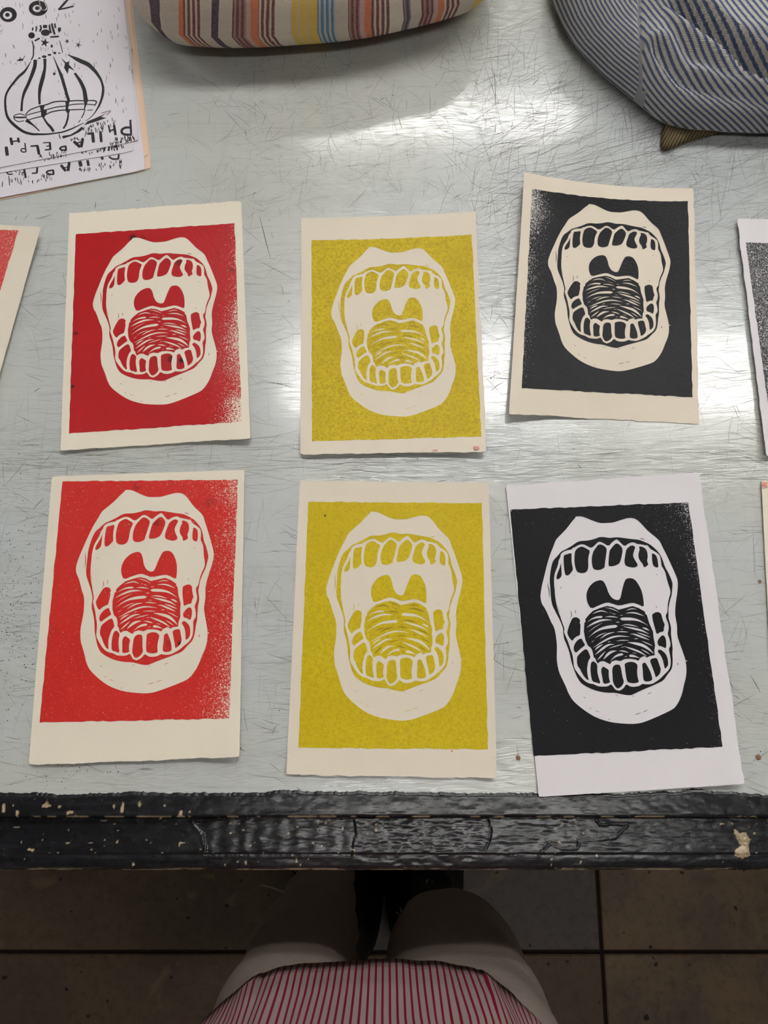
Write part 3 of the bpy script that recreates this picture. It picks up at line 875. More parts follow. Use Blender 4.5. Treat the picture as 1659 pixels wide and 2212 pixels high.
lino_print('cream sheet printed with a deep red open mouth, glints along its right side',  # these glints are pale specks in the ink colour
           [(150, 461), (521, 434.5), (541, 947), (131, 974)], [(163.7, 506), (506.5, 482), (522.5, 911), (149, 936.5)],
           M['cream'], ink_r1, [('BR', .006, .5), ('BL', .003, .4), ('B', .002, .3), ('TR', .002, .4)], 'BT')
lino_print('warm white sheet printed with a mottled yellow open mouth, red marks at its lower corner',
           [(651, 471.6), (1027, 457), (1051, 976), (649, 982)], [(673, 519), (1019, 506.5), (1040, 942.7), (674, 953.5)],
           M['warm'], ink_y1, [('B', .005, .35), ('TR', .004, .4), ('BR', .003, .4)], 'BR', bow=3, filled=ink_yd)
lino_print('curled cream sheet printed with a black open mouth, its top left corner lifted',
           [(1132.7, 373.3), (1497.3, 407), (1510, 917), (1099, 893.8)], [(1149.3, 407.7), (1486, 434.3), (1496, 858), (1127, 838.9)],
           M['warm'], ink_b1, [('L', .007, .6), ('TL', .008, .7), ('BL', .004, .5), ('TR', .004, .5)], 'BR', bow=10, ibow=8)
lino_print('cream sheet printed with a bright red open mouth, wide blank margin below',
           [(112.4, 1029.4), (528.3, 1015), (517.5, 1635), (62.4, 1652.5)], [(135, 1040), (514, 1036), (495.2, 1552), (85.4, 1561)],
           M['cream'], ink_r2, [('B', .004, .3), ('BR', .004, .45), ('R', .003, .3)], 'B')
lino_print('warm white sheet printed with an even yellow open mouth, nearer the black edge',
           [(647.8, 1038.4), (1055.7, 1042.4), (1073.2, 1680), (618.6, 1674)], [(666, 1084), (1041, 1086.7), (1054.2, 1618.5), (644.7, 1615.4)],
           M['warm'], ink_y2, [('B', .003, .25), ('R', .002, .3), ('TR', .003, .3)], 'B', filled=ink_yd)
lino_print('white deckle-edged sheet printed with a black open mouth, overlapping the black table edge',
           [(1092.5, 1049), (1509.5, 1020.8), (1607, 1693.5), (1163.6, 1721.3)], [(1102, 1101), (1487, 1085), (1561, 1613), (1153, 1633.6)],
           M['white'], ink_b2, [('BR', .004, .5), ('B', .0028, .25), ('R', .003, .3), ('TL', .002, .3)], 'TR', z0=TZ + .0003)
lino_print('white sheet with a torn edge and thin grey-black print, cut off at the right',
           [(1591.6, 472.7), (1965, 480), (2035, 985), (1655, 985)], [(1611, 524), (1945, 530), (2012, 945), (1669, 945)],
           M['white'], ink_b3, [('L', .004, .4), ('BL', .003, .4)], 'L')
lino_print('cream sheet with a red smudge on its corner, barely showing at the right edge',
           [(1644, 1038), (2060, 1048), (2115, 1690), (1677, 1682)], [(1672, 1085), (2045, 1092), (2092, 1615), (1700, 1606)],
           M['cream'], ink_r2, [('L', .002, .3)], '')
lino_print('tilted cream sheet with a worn pale red print, cut off at the left',
           [(-320, 468), (88.5, 490.7), (-50, 985), (-480, 950)], [(-300, 483), (40, 497.5), (-92, 930), (-450, 905)],
           M['cream'], ink_mat('worn red ink', RED2, RED2b, CREAM, .03, [(1, -.2, -.7, .25)], [], .36, 0, .5), [('TR', .004, .5), ('R', .004, .35), ('T', .003, .3)], '')

# small printed smudges on the margins
M['red_smudge'] = ink_mat('red smudge ink', srgb(206, 96, 88), RED2b, CREAM, .17, [], [], .5)
def smudge(parent_label, pts, mat, zlift):
    root = [o for o in C.objects if o.get('label') == parent_label][0]
    b = np.array([at(x, y, TZ + zlift) for x, y in pts])
    me = mesh('ink_smudge', b, [tuple(range(len(pts)))])
    if me.polygons[0].normal.z < 0: me.flip_normals()
    me.uv_layers.new(name='UVMap')
    o = link('ink_smudge', me, mat)
    o.parent = root; o.matrix_parent_inverse = root.matrix_basis.inverted()
Y1L = 'warm white sheet printed with a mottled yellow open mouth, red marks at its lower corner'
smudge(Y1L, [(933, 973), (940, 970), (947, 971), (944, 974), (936, 975)], M['red_smudge'], .0072)
smudge(Y1L, [(1022, 965), (1028, 962), (1034, 965), (1036, 971), (1029, 971), (1024, 969)], M['red_smudge'], .0088)
smudge('warm white sheet printed with an even yellow open mouth, nearer the black edge', [(974, 1621), (977, 1619), (979, 1622), (977, 1625), (974, 1624)], M['red_smudge'], .0026)
smudge('cream sheet with a red smudge on its corner, barely showing at the right edge', [(1646, 1040), (1656, 1042), (1663, 1045), (1660, 1052), (1648, 1054)], M['red_smudge'], .0035)

# ------------------------------------------------------------------ stack of lettered prints, upper left
def flat_lift(spec=()): return make_lift(list(spec))
def stack_sheet(name, label, corners, mat, z0, cat='paper', lift=()):
    o, info = sheet(name, label, corners, mat, flat_lift(lift), z0, .0003, '', 0, nu=20, nv=26)
    tag(o, label, cat, 'sheets of paper stacked at the upper left')
    return o, info
# corners: far-left, far-right, near-right, near-left
stack_sheet('backing_sheet', 'peach sheet at the bottom of the lettered stack, sticking out lowest', [(-215, -90), (268, -150), (328, 365), (-160, 466)], M['peach'], TZ + .0003)
stack_sheet('backing_sheet', 'peach sheet showing as a thin strip right of the lettered white prints', [(-215, -110), (261, -160), (322, 337), (-160, 440)], M['peach'], TZ + .0010)
pr3, in3 = stack_sheet('lettered_print', 'lowest white lettered print of the stack, its bottom row of letters half covered', [(-230, -110), (250, -160), (315, 367), (-165, 459)], M['copy'], TZ + .0018, 'print')
pr2, in2 = stack_sheet('lettered_print', 'middle white print of the stack, only its bottom edge uncovered', [(-245, -130), (240, -180), (290, 327), (-190, 404)], M['copy'], TZ + .0026, 'print')
pr1, in1 = stack_sheet('lettered_print', 'topmost white print of the stack with a ribbed flask, stars and upside down letters', [(-235, -140), (247, -190), (300, 304), (-170, 395)], M['copy'], TZ + .0034, 'print')

P1 = (0, 0, 1659 / 180); P2 = (0, 110, 1659 / 240); P3 = (0, 230, 1659 / 330)
def tr(k, P): return [(k[0] + a / k[2], k[1] + b / k[2]) for a, b in P]
def sk(k, P, wd, widths=None):
    n = max(6, 4 * len(P)) if len(P) > 2 else 4
    ww = [1.18 * q / k[2] for q in (widths or [wd * .8, wd, wd * .85])]
    return stroke_poly(tr(k, P), 0, 0, n, ww)
def ell(k, x, y, rx, ry, n=18): return tr(k, [(x + rx * math.cos(i * 2 * math.pi / n), y + ry * math.sin(i * 2 * math.pi / n)) for i in range(n)])
def star(k, x, y, r, r2, rot=0.2, n=5):
    return tr(k, [((x + (r if i % 2 == 0 else r2) * math.cos(rot + i * math.pi / n)), (y + (r if i % 2 == 0 else r2) * math.sin(rot + i * math.pi / n))) for i in range(2 * n)])

flask, letters, tops, lows = [], [], [], []
flask += [sk(P2, [(465,150),(420,230),(370,310),(280,380),(150,540),(90,640),(75,740),(80,860),(100,970),(150,1050),(250,1140),(360,1215),(480,1245),(700,1245),(930,1215),(1080,1160),(1250,1075)], 30, [6, 34, 28, 26, 30, 38, 34, 24, 18, 20, 8]),
  sk(P2, [(1010,55),(1100,100),(1200,150),(1320,200),(1430,310),(1510,430),(1545,560),(1530,680),(1490,800),(1420,920),(1350,1000),(1280,1045)], 30, [8, 50, 55, 40, 28, 34, 26, 12, 6]),
  sk(P2, [(525,130),(525,220),(480,350),(420,500),(360,620),(330,740),(320,900)], 40, [44, 48, 40, 40, 26, 30]),
  sk(P2, [(670,115),(672,260),(640,400),(600,540),(585,660),(592,800)], 40, [40, 34, 50, 50, 34, 28]),
  sk(P2, [(800,90),(860,240),(920,380),(960,520),(1000,660),(1030,750)], 40, [8, 20, 38, 40, 36, 36]),
  sk(P2, [(1115,330),(1200,450),(1260,580),(1285,760)], 45, [28, 44, 50, 56]),
  tr(P2, [(905,95),(985,170),(1025,160),(1040,130),(1030,205),(1120,300),(1030,255),(1010,345),(955,250),(970,190)]),
  sk(P2, [(380,950),(440,880),(600,820),(680,810),(800,760),(900,750),(1000,755),(1120,740),(1300,745)], 17),
  sk(P2, [(380,965),(480,935),(600,905),(720,870),(850,835),(980,825),(1100,795),(1260,790),(1410,805)], 14),
  sk(P2, [(430,1030),(520,1000),(640,975),(760,910),(900,885),(1020,880),(1150,875),(1270,875)], 16),
  tr(P2, [(590,812),(670,812),(652,870),(700,880),(695,940),(660,995),(615,985),(612,920)]), tr(P2, [(975,752),(1040,742),(1030,800),(1018,860),(1050,885),(1020,950),(975,890),(982,830)]), tr(P2, [(1250,735),(1312,740),(1300,790),(1268,860),(1280,890),(1248,885),(1262,800)]),
  sk(P2, [(640,980),(700,1080),(760,1140),(800,1205)], 28, [20, 24, 34, 36]), sk(P2, [(1020,900),(1015,1000),(985,1100),(945,1160)], 26), sk(P2, [(390,1030),(500,1110),(590,1195)], 30, [50, 20, 14]),
  sk(P2, [(1265,890),(1245,950),(1215,1005)], 14), sk(P2, [(1205,1025),(1170,1070)], 10),
  sk(P2, [(380,965),(300,935),(200,965),(215,1030),(280,1060),(360,1040)], 13), sk(P2, [(200,990),(300,995),(400,990)], 22),
  sk(P2, [(1310,740),(1400,740),(1450,755),(1410,820)], 17), sk(P2, [(1300,885),(1385,880)], 11), ell(P2, 810, 342, 20, 22, 10),
  tr(P2, [(1250,1110),(1310,1050),(1420,1005),(1590,930),(1510,985),(1590,1000),(1420,1060)]), tr(P2, [(925,1270),(1050,1250),(1150,1190),(1220,1130),(1255,1160),(1180,1215),(1080,1265),(940,1310)]),
  sk(P2, [(1510,930),(1655,890)], 8), sk(P2, [(1590,960),(1655,900)], 8),
  sk(P1, [(635,810),(665,900),(668,1000),(665,1120),(620,1195)], 24), sk(P1, [(1185,810),(1225,950),(1245,1050)], 16)]
tops += [ell(P1, 628, 705, 66, 62), ell(P1, 905, 650, 92, 66), tr(P1, [(1155,548),(1215,548),(1215,610),(1170,655),(1150,600)]),
  sk(P1, [(655,545),(645,610)], 26), sk(P1, [(722,520),(718,630)], 26), sk(P1, [(800,500),(822,560),(790,630)], 34), sk(P1, [(897,495),(897,560)], 76), sk(P1, [(985,490),(990,580),(1020,660)], 34), sk(P1, [(1030,465),(1050,560),(1090,690)], 38), sk(P1, [(1090,465),(1105,560)], 30),
  sk(P1, [(690,815),(790,760)], 32), sk(P1, [(995,738),(1175,725)], 32), star(P1, 890, 850, 98, 36, -.1), star(P1, 1335, 820, 55, 18, .5), star(P1, 1560, 895, 75, 20, .1), ell(P1, 1030, 918, 24, 34, 8),
  ell(P1, 1090, 1055, 32, 28, 8), ell(P1, 985, 1092, 40, 22, 8), ell(P1, 880, 1128, 50, 28, 8), ell(P1, 785, 1158, 28, 16, 8), ell(P1, 1180, 1058, 24, 14, 8),
  sk(P1, [(330,1210),(400,1190),(465,1190)], 30, [6, 40, 26]), sk(P1, [(398,1135),(410,1180)], 12), sk(P1, [(500,1110),(450,1180)], 12),
  sk(P1, [(1370,-30),(1270,80),(1165,195)], 40), sk(P1, [(1160,192),(1300,165),(1470,122)], 30), sk(P1, [(1420,88),(1500,70)], 8)]
letters += [sk(P3, [(1405,150),(1430,150)], 10), sk(P3, [(1415,150),(1425,310)], 22), sk(P3, [(1425,228),(1360,228),(1322,250),(1318,285),(1345,305),(1430,308)], 24),
  sk(P3, [(1178,200),(1195,285)], 17), sk(P3, [(1238,200),(1255,312)], 26), sk(P3, [(1185,268),(1250,245)], 16), sk(P3, [(1090,268),(1100,388)], 28),
  sk(P3, [(950,298),(1020,290)], 22), sk(P3, [(1005,285),(1015,392)], 32), sk(P3, [(800,378),(870,442)], 30), sk(P3, [(900,345),(880,445)], 30), sk(P3, [(825,398),(890,385)], 12),
  sk(P3, [(712,425),(718,482)], 20), sk(P3, [(718,430),(665,440),(645,460),(675,475),(720,476)], 18), sk(P3, [(540,385),(548,472)], 22), sk(P3, [(465,396),(540,390)], 11), sk(P3, [(500,432),(545,428)], 11), sk(P3, [(485,472),(550,466)], 15),
  sk(P3, [(330,432),(415,425)], 16), sk(P3, [(405,422),(425,522)], 28), sk(P3, [(270,395),(282,495)], 14), sk(P3, [(275,460),(240,455),(225,475),(240,495),(280,495)], 13),
  sk(P3, [(115,338),(132,418)], 28), sk(P3, [(195,338),(206,392)], 24), sk(P3, [(120,382),(200,372)], 14), sk(P3, [(66,435),(80,535)], 34),
  sk(P3, [(640,300),(655,352)], 10)]
lows += [sk(P3, [(1182,545),(1222,572),(1285,570)], 18), sk(P3, [(1285,575),(1290,520)], 20), sk(P3, [(1105,548),(1115,578)], 26), sk(P3, [(950,582),(962,646)], 28), sk(P3, [(865,592),(880,652)], 36), sk(P3, [(660,635),(715,702)], 28), sk(P3, [(752,605),(738,702)], 30), sk(P3, [(690,665),(745,655)], 10),
  sk(P3, [(578,688),(582,742)], 20), sk(P3, [(580,690),(520,700),(500,715),(522,735),(580,738)], 17), sk(P3, [(405,662),(400,722)], 20), sk(P3, [(345,726),(405,722)], 15), sk(P3, [(262,682),(280,778)], 22), sk(P3, [(130,708),(90,705),(70,720),(95,738),(140,735)], 13), sk(P3, [(95,752),(104,858)], 9), sk(P3, [(30,815),(22,875)], 8)]
RR = random.Random(21)
def chisel(k, n, x0, x1, y0, y1, L, wd, slope=0.0):
    out = []
    for _ in range(n):
        x = RR.uniform(x0, x1); y = RR.uniform(y0, y1) + slope * (x - (x0 + x1) / 2)
        l = RR.uniform(.4, 1) * L; a = RR.gauss(.15, .15)
        out.append(sk(k, [(x, y), (x + l * a, y + l)], RR.uniform(.5, 1) * wd))
    return out
top_marks = chisel(P1, 70, 0, 1650, 0, 1300, 90, 9) + chisel((0, 0, 1), 40, 200, 285, 10, 260, 12, 1.0) + chisel((0, 0, 1), 25, 5, 200, 120, 290, 6, .9)
let_marks = chisel(P3, 40, 900, 1250, 155, 250, 45, 9, -.3) + chisel(P3, 34, 1180, 1460, 320, 380, 45, 12, -.15) + chisel(P3, 22, 420, 730, 480, 540, 40, 9, -.15) + chisel(P3, 14, 760, 900, 320, 360, 30, 8)
low_marks = chisel(P3, 30, 1040, 1320, 590, 660, 45, 9, -.18) + chisel(P3, 34, 100, 560, 745, 810, 45, 8, -.15) + chisel(P3, 20, 850, 1000, 655, 690, 30, 8) + chisel(P3, 12, 160, 260, 690, 720, 40, 7)
mid_marks = chisel(P3, 46, 1050, 1340, 425, 460, 36, 13, -.2) + chisel(P3, 10, 870, 1010, 482, 500, 30, 10) + chisel(P3, 26, 300, 700, 550, 580, 18, 9, -.17)

def flat_print(name, polys_, info, parent, mat, label=None):
    P = []
    for q in polys_:
        P.append(q if area(q) > 0 else q[::-1])
    v, t, top = cdt(P)
    pos = on_sheet(info, v, .00006)
    o = ink_part(name, t, pos, v * 0, mat, parent)
    if label: o['label'] = label
    if 'chisel' in name: o['kind'] = 'stuff'
    return o
flat_print('printed_flask', flask, in1, pr1, M['black_ink_print'], 'black ribbed round flask')
flat_print('printed_stopper', tops, in1, pr1, M['black_ink_print'], 'black crown, stars and letter stroke')
flat_print('printed_lettering', letters, in1, pr1, M['black_ink_print'], 'black upside down letters PHILADELPHI')
flat_print('printed_chisel_marks', top_marks + let_marks, in1, pr1, M['black_ink_print'])
flat_print('printed_lettering', lows, in3, pr3, M['black_ink_print'], 'black upside down letters half covered')
flat_print('printed_chisel_marks', low_marks, in3, pr3, M['black_ink_print'])
flat_print('printed_chisel_marks', mid_marks, in2, pr2, M['black_ink_print'])
# two printed eyes: ring, bare ring, pupil
def eye(cx, cy, rx, ry, wx, wy, wrx, wry, prx):
    P = [ell(P1, cx, cy, rx, ry, 26), ell(P1, wx, wy, wrx, wry, 16), ell(P1, wx - 3, wy - 8, prx, prx * .9, 10)]
    P = [q if area(q) > 0 else q[::-1] for q in P]
    v, t, top = cdt(P)
    tt = [a for a, b in zip(t, top) if b != 1]
    ink_part('printed_eye', tt, on_sheet(in1, v, .00006), v * 0, M['black_ink_print'], pr1)
eye(165, 290, 170, 150, 150, 303, 92, 80, 46)
eye(760, 165, 188, 153, 742, 170, 92, 72, 44)
# silver wire loop lying across the right eye
wp = tr(P1, [(740, -260), (755, -80), (770, 0), (800, 90), (790, 150), (785, 180), (830, 205), (880, 208), (920, 190), (938, 155), (915, 120), (890, 70), (880, 0), (870, -90), (880, -260)])
wp = resample(wp, 60)
wz = TZ + .0037 + .0012
tag(tube('wire_hook', [at(x, y, wz + .0015 * max(0, -y / 25)) for x, y in wp], .00055, M['silver'], None, 8),
    'thin bent silver wire lying across a printed eye', 'wire')

# ------------------------------------------------------------------ soft cloth objects
def pillow(name, poly, hm, top_h, bot_h, Rm, mat, fold, stripe, parent=None, step=6.0):
    """closed cloth volume over a pixel outline taken at height hm above the table"""
    P = chaikin(poly, 2)
    if area(P) < 0: P = P[::-1]
    xs = [p[0] for p in P]; ys = [p[1] for p in P]
    gx, gy = np.meshgrid(np.arange(min(xs), max(xs), step), np.arange(min(ys), max(ys), step))
    gx = gx + (np.arange(gx.shape[0]) % 2)[:, None] * step / 2
    gx, gy = gx.ravel(), gy.ravel()
    k = inside(P, gx, gy) & (seg_dist(P, gx, gy) > step * .3)
    extra = list(zip(gx[k], gy[k]))
    v, t, _ = cdt([P], extra)
    d = seg_dist(P, v[:, 0], v[:, 1]) / 2050.0
    d[d < 1e-6] = 0
    q = np.clip(d / Rm, 0, 1)
    rise = np.sqrt(np.maximum(1 - (1 - q) ** 2, 0))
    base = np.array([at(x, y, TZ + hm) for x, y in v])
    # where each point of the raised surface is seen, so that folds and stripes sit where the photo shows them
    dz_ = CAM_Z - (TZ + hm + top_h * rise)
    Zc = base[:, 1] * ST + dz_ * CT
    va = np.c_[CX + F_PX * base[:, 0] / Zc, CY - F_PX * (base[:, 1] * CT - dz_ * ST) / Zc]
    fz = fold(va[:, 0], va[:, 1]) * smoothstep(0, .35, q)
    zt = np.maximum(TZ + hm + top_h * rise + fz, TZ + .002)
    zb = np.maximum(TZ + hm - bot_h * rise, TZ + .0006)
    n = len(v)
    A = base.copy(); A[:, 2] = zt
    B = base.copy(); B[:, 2] = zb
    bd = d == 0
    # merge boundary
    idxb = np.arange(n) + n
    idxb[bd] = np.arange(n)[bd]
    f = []
    for a, b, c in t:
        f.append((a, b, c)); f.append((int(idxb[c]), int(idxb[b]), int(idxb[a])))
    me = mesh(name, np.r_[A, B], f)
    if np.mean([p.normal.z for p in list(me.polygons)[::2]]) < 0: me.flip_normals()
    ul = me.uv_layers.new(name='UVMap')
    idx = np.zeros(len(me.loops), int); me.loops.foreach_get('vertex_index', idx)
    dz_ = dz_ - fz
    Zc = base[:, 1] * ST + dz_ * CT
    s = stripe(CX + F_PX * base[:, 0] / Zc, CY - F_PX * (base[:, 1] * CT - dz_ * ST) / Zc, fz, va)
    s = np.r_[s, s]
    ul.data.foreach_set('uv', s[idx].astype(np.float32).ravel())
    return link(name, me, mat, parent, True)

def bag_mat():
    t = NT('woven striped cotton')
    uv = t.uv(); o = t.obj()
    sep = t.n('ShaderNodeSeparateXYZ'); t.l(uv, sep.inputs[0])
    beige, cream, mar, pink, org, pur, yel, blu, red = (srgb(210, 199, 184), srgb(228, 218, 200), srgb(112, 22, 44), srgb(206, 164, 164), srgb(222, 122, 78), srgb(54, 40, 72), srgb(232, 196, 84), srgb(58, 128, 170), srgb(170, 70, 82))
    st = [(0, red), (20, beige), (52, pur), (68, beige), (104, org), (113, mar), (152, beige), (176, pur), (192, beige), (222, mar), (250, pink), (261, org), (276, mar), (314, cream), (348, yel), (404, blu), (443, beige), (470, mar), (498, pink), (508, org), (521, mar), (561, cream), (588, pur), (604, beige), (630, mar), (656, pink), (664, org), (678, mar), (714, beige), (748, yel), (800, beige)]
    r = t.n('ShaderNodeValToRGB'); r.color_ramp.interpolation = 'CONSTANT'
    els = r.color_ramp.elements
    els[0].position = 0; els[0].color = st[0][1]
    els[1].position = st[1][0] / 840; els[1].color = st[1][1]
    for p, c in st[2:]:
        e = els.new(p / 840); e.color = c
    t.l(sep.outputs[0], r.inputs[0])
    # which stripes are broken up by pale weft picks
    r2 = t.n('ShaderNodeValToRGB'); r2.color_ramp.interpolation = 'CONSTANT'
    e2 = r2.color_ramp.elements
    e2[0].position = 0; e2[0].color = (1, 1, 1, 1); e2[1].position = 20 / 840; e2[1].color = (0, 0, 0, 1)
    for p, v_ in ((113, .85), (152, 0), (222, .3), (250, 0), (276, .85), (314, 0), (404, .7), (443, 0), (470, .3), (498, 0), (521, .85), (561, 0), (588, .25), (604, 0), (630, .3), (656, 0), (678, .85), (714, 0)):
        e = e2.new(p / 840); e.color = (v_, v_, v_, 1)
    t.l(sep.outputs[0], r2.inputs[0])
    W1 = t.math('SINE', t.math('MULTIPLY', sep.outputs[0], 2 * math.pi * 95))
    W2 = t.math('SINE', t.math('MULTIPLY', sep.outputs[1], 2 * math.pi * 240))
    Wd = t.math('SINE', t.math('ADD', t.math('MULTIPLY', sep.outputs[0], 2 * math.pi * 78), t.math('MULTIPLY', W2, .45)))
    weave = t.math('MULTIPLY', W1, W2)
    c = t.mix(t.math('MULTIPLY', t.ramp(Wd, .0, .45), r2.outputs[0]), r.outputs[0], cream)
    yl = t.math('MULTIPLY', t.ramp(t.math('SINE', t.math('MULTIPLY', sep.outputs[0], 2 * math.pi * 44)), .82, .95), t.math('MULTIPLY', t.ramp(sep.outputs[0], 346 / 840, 350 / 840), t.math('SUBTRACT', 1.0, t.ramp(sep.outputs[0], 402 / 840, 405 / 840))))
    c = t.mix(yl, c, beige)
    c = t.mix(t.math('MULTIPLY', t.ramp(weave, .1, .9), .22), c, srgb(120, 108, 98))
    c = t.mix(t.math('MULTIPLY', t.noise(o, 500, 2), .25), c, cream)
    t.col(c)
    t.rough(.9)
    t.b.inputs['Specular IOR Level'].default_value = .15
    t.bump(t.math('ADD', weave, t.noise(o, 700, 2)), .6, .0008)
    return t.m
bag = empty('striped_bag', (0.0, .74, TZ), 'striped handwoven cloth bag in maroon, beige, yellow and blue at the far side', 'bag')
bpy.context.view_layer.update()
bag_poly = [(278, -6), (300, 25), (330, 50), (362, 73), (430, 79), (500, 81), (560, 79), (640, 74), (720, 68), (800, 58), (900, 36), (965, 19), (1035, -3), (1085, -60), (1090, -150), (1010, -250), (700, -300), (400, -265), (275, -160), (250, -70)]
def bag_fold(x, y):
    return .006 * np.sin((y + x * .25) / 34) + .008 * (fbm(x / 120, y / 70) - .5) - .005 * np.exp(-((y - 40 - (x - 600) * .03) / 5) ** 2) * (x > 480) * (x < 760)
def bag_uv(x, y, fz, va):
    slant = np.clip((380 - x) / 110, 0, 1.2) * (y - 72) * .55
    return np.c_[(x - 280 - slant * -1.0 * 0 + 6 * (vnoise(x / 60, y / 40) - .5) - np.clip((365 - x) / 90, 0, 1) * (72 - y) * -.35) / 840, (y + 400) / 1000]
bb = pillow('bag_body', bag_poly, .045, .085, .045, .075, bag_mat(), bag_fold, bag_uv)
bb.parent = bag; bb.matrix_parent_inverse = bag.matrix_basis.inverted()

def denim_mat():
    t = NT('hickory striped denim')
    uv = t.uv(); o = t.obj()
    sep = t.n('ShaderNodeSeparateXYZ'); t.l(uv, sep.inputs[0])
    s = t.math('SINE', t.math('MULTIPLY', sep.outputs[0], 2 * math.pi))
    s = t.math('ADD', s, t.math('MULTIPLY', t.math('SUBTRACT', t.noise(o, 1400, 1), .5), 1.1))
    tw = t.math('SINE', t.math('MULTIPLY', t.math('ADD', sep.outputs[0], sep.outputs[1]), 2 * math.pi * 3.5))
    ind = t.mix(t.noise(o, 1100, 2), srgb(50, 62, 96), srgb(104, 116, 146))
    off = t.mix(t.noise(o, 300, 3), srgb(198, 194, 186), srgb(172, 168, 160))
    t.col(t.mix(t.ramp(s, -.1, .45), off, ind))
    t.rough(.9)
    t.b.inputs['Specular IOR Level'].default_value = .15
    t.bump(t.math('ADD', tw, t.noise(o, 900, 2)), .45, .0005)
    return t.m
M['denim'] = denim_mat()
jacket = empty('striped_jacket', (.62, .62, TZ), 'bundled blue and white striped denim jacket at the far right, brown corduroy collar tip showing', 'jacket')
bpy.context.view_layer.update()
jk_poly = [(1178, -40), (1194, 10), (1215, 58), (1245, 104), (1300, 160), (1340, 193), (1385, 229), (1425, 262), (1470, 277), (1530, 281), (1600, 286), (1659, 288), (1800, 286), (1960, 240), (2040, 100), (2020, -100), (1900, -260), (1600, -320), (1350, -280), (1210, -160)]
crease = [(1390, -60), (1452, 0), (1500, 42), (1560, 100), (1620, 142), (1665, 165), (1800, 210)]
fold2 = [(1440, 30), (1462, 62), (1500, 98), (1570, 138), (1659, 186), (1800, 235)]
fold3 = [(1420, 110), (1470, 175), (1560, 205), (1659, 222), (1800, 240)]
def side_of(line, x, y):
    yy = np.interp(x, [p[0] for p in line], [p[1] for p in line])
    return yy - y                    # > 0 above (farther) in the photograph
def jk_fold(x, y):
    d = seg_dist(crease, x, y, False); s = side_of(crease, x, y)
    h = .022 * smoothstep(-4, 5, np.where(s > 0, d, -d)) - .030 * np.exp(-((np.where(s > 0, -d, d) - 9) / 11) ** 2) * (s < 6) * smoothstep(1440, 1500, x)
    d2 = seg_dist(fold2, x, y, False)
    h = h + .013 * np.exp(-(d2 / 13) ** 2) * smoothstep(1420, 1480, x)
    d3 = seg_dist(fold3, x, y, False)
    h = h - .007 * np.exp(-(d3 / 12) ** 2) + .006 * np.exp(-((d3 - 24) / 14) ** 2)
    h = h - .004 * np.exp(-((x - 1384) / 4) ** 2) * (y < 235)
    return h + .010 * (fbm(x / 90, y / 70 + 3) - .5)
def jk_uv(x, y, fz, va):
    x = (x + va[:, 0]) / 2; y = (y + va[:, 1]) / 2
    def s(al): return -x * math.sin(math.radians(al)) + y * math.cos(math.radians(al))
    left = seg_dist([(1150, -200), (1176, -40), (1192, 10), (1213, 58), (1243, 104), (1298, 160), (1385, 231), (1450, 285)], x, y, False) / 9.6
    right = (s(53) + 9 * np.sin((x + y) / 95) + 5 * np.sin(y / 38)) / 12.0
    r = np.where(va[:, 0] < 1384, left, right)
    return np.c_[r, (x * .7 + y * .7) / 12.5]
jb = pillow('jacket_body', jk_poly, .014, .060, .013, .055, M['denim'], jk_fold, jk_uv, None, 5.0)
jb.parent = jacket; jb.matrix_parent_inverse = jacket.matrix_basis.inverted()

def cord_mat():
    t = NT('brown corduroy')
    o = t.obj()
    wv = t.n('ShaderNodeTexWave', bands_direction='X'); wv.inputs['Scale'].default_value = 1.0; wv.inputs['Distortion'].default_value = 1.2; wv.inputs['Detail'].default_value = 2
    t.l(t.mapping(o, (110, 110, 110), .5), wv.inputs[0])
    t.col(t.mix(wv.outputs[1], srgb(78, 68, 50), srgb(126, 112, 84)))
    t.rough(.95)
    t.b.inputs['Specular IOR Level'].default_value = .1
    t.bump(wv.outputs[1], .8, .0015)
    return t.m
col_poly = [(1436, 250), (1430, 285), (1426, 318), (1436, 327), (1452, 322), (1480, 308), (1520, 297), (1560, 287), (1600, 275), (1560, 240), (1480, 235)]
jc = pillow('collar', col_poly, .004, .0065, .0034, .006, cord_mat(), lambda x, y: 0 * x, lambda x, y, f, va: np.c_[x, y], None, 4.0)
jc.parent = jacket; jc.matrix_parent_inverse = jacket.matrix_basis.inverted(); jc['label'] = 'olive brown corduroy collar tip'

# ------------------------------------------------------------------ the person standing at the table
def shirt_mat():
    t = NT('red pinstriped cotton')
    uv = t.uv(); o = t.obj()
    sep = t.n('ShaderNodeSeparateXYZ'); t.l(uv, sep.inputs[0])
    s = t.math('ABSOLUTE', t.math('SUBTRACT', t.math('FRACT', sep.outputs[0]), .5))
    k = t.math('SUBTRACT', 1.0, t.ramp(s, .13, .19))
    cream = t.mix(t.noise(o, 600, 2), srgb(172, 152, 149), srgb(158, 138, 136))
    c = t.mix(k, cream, srgb(132, 22, 44))
    hem = t.math('MULTIPLY', t.ramp(sep.outputs[1], .0185, .019), t.math('SUBTRACT', 1.0, t.ramp(sep.outputs[1], .0195, .020)))
    c = t.mix(t.math('MULTIPLY', hem, .6), c, srgb(90, 40, 50))
    t.col(c)
    t.rough(.9)
    t.b.inputs['Specular IOR Level'].default_value = .15
    t.bump(t.noise(o, 300, 3), .15, .001)
    return t.m
person = empty('person', (0, -.37, 0), 'person in a red pinstriped smock, pale frayed trousers and black boots, seen from above', 'person')
bpy.context.view_layer.update()
def pp(o):
    o.parent = person; o.matrix_parent_inverse = person.matrix_basis.inverted(); return o
HZ = .78
hem_px = [(395, 2270), (435, 2212), (475, 2165), (520, 2130), (560, 2106), (600, 2090), (650, 2080), (700, 2076), (765, 2073), (830, 2072), (895, 2073), (960, 2078), (1010, 2088), (1055, 2106), (1095, 2132), (1130, 2165), (1165, 2212), (1195, 2265)]
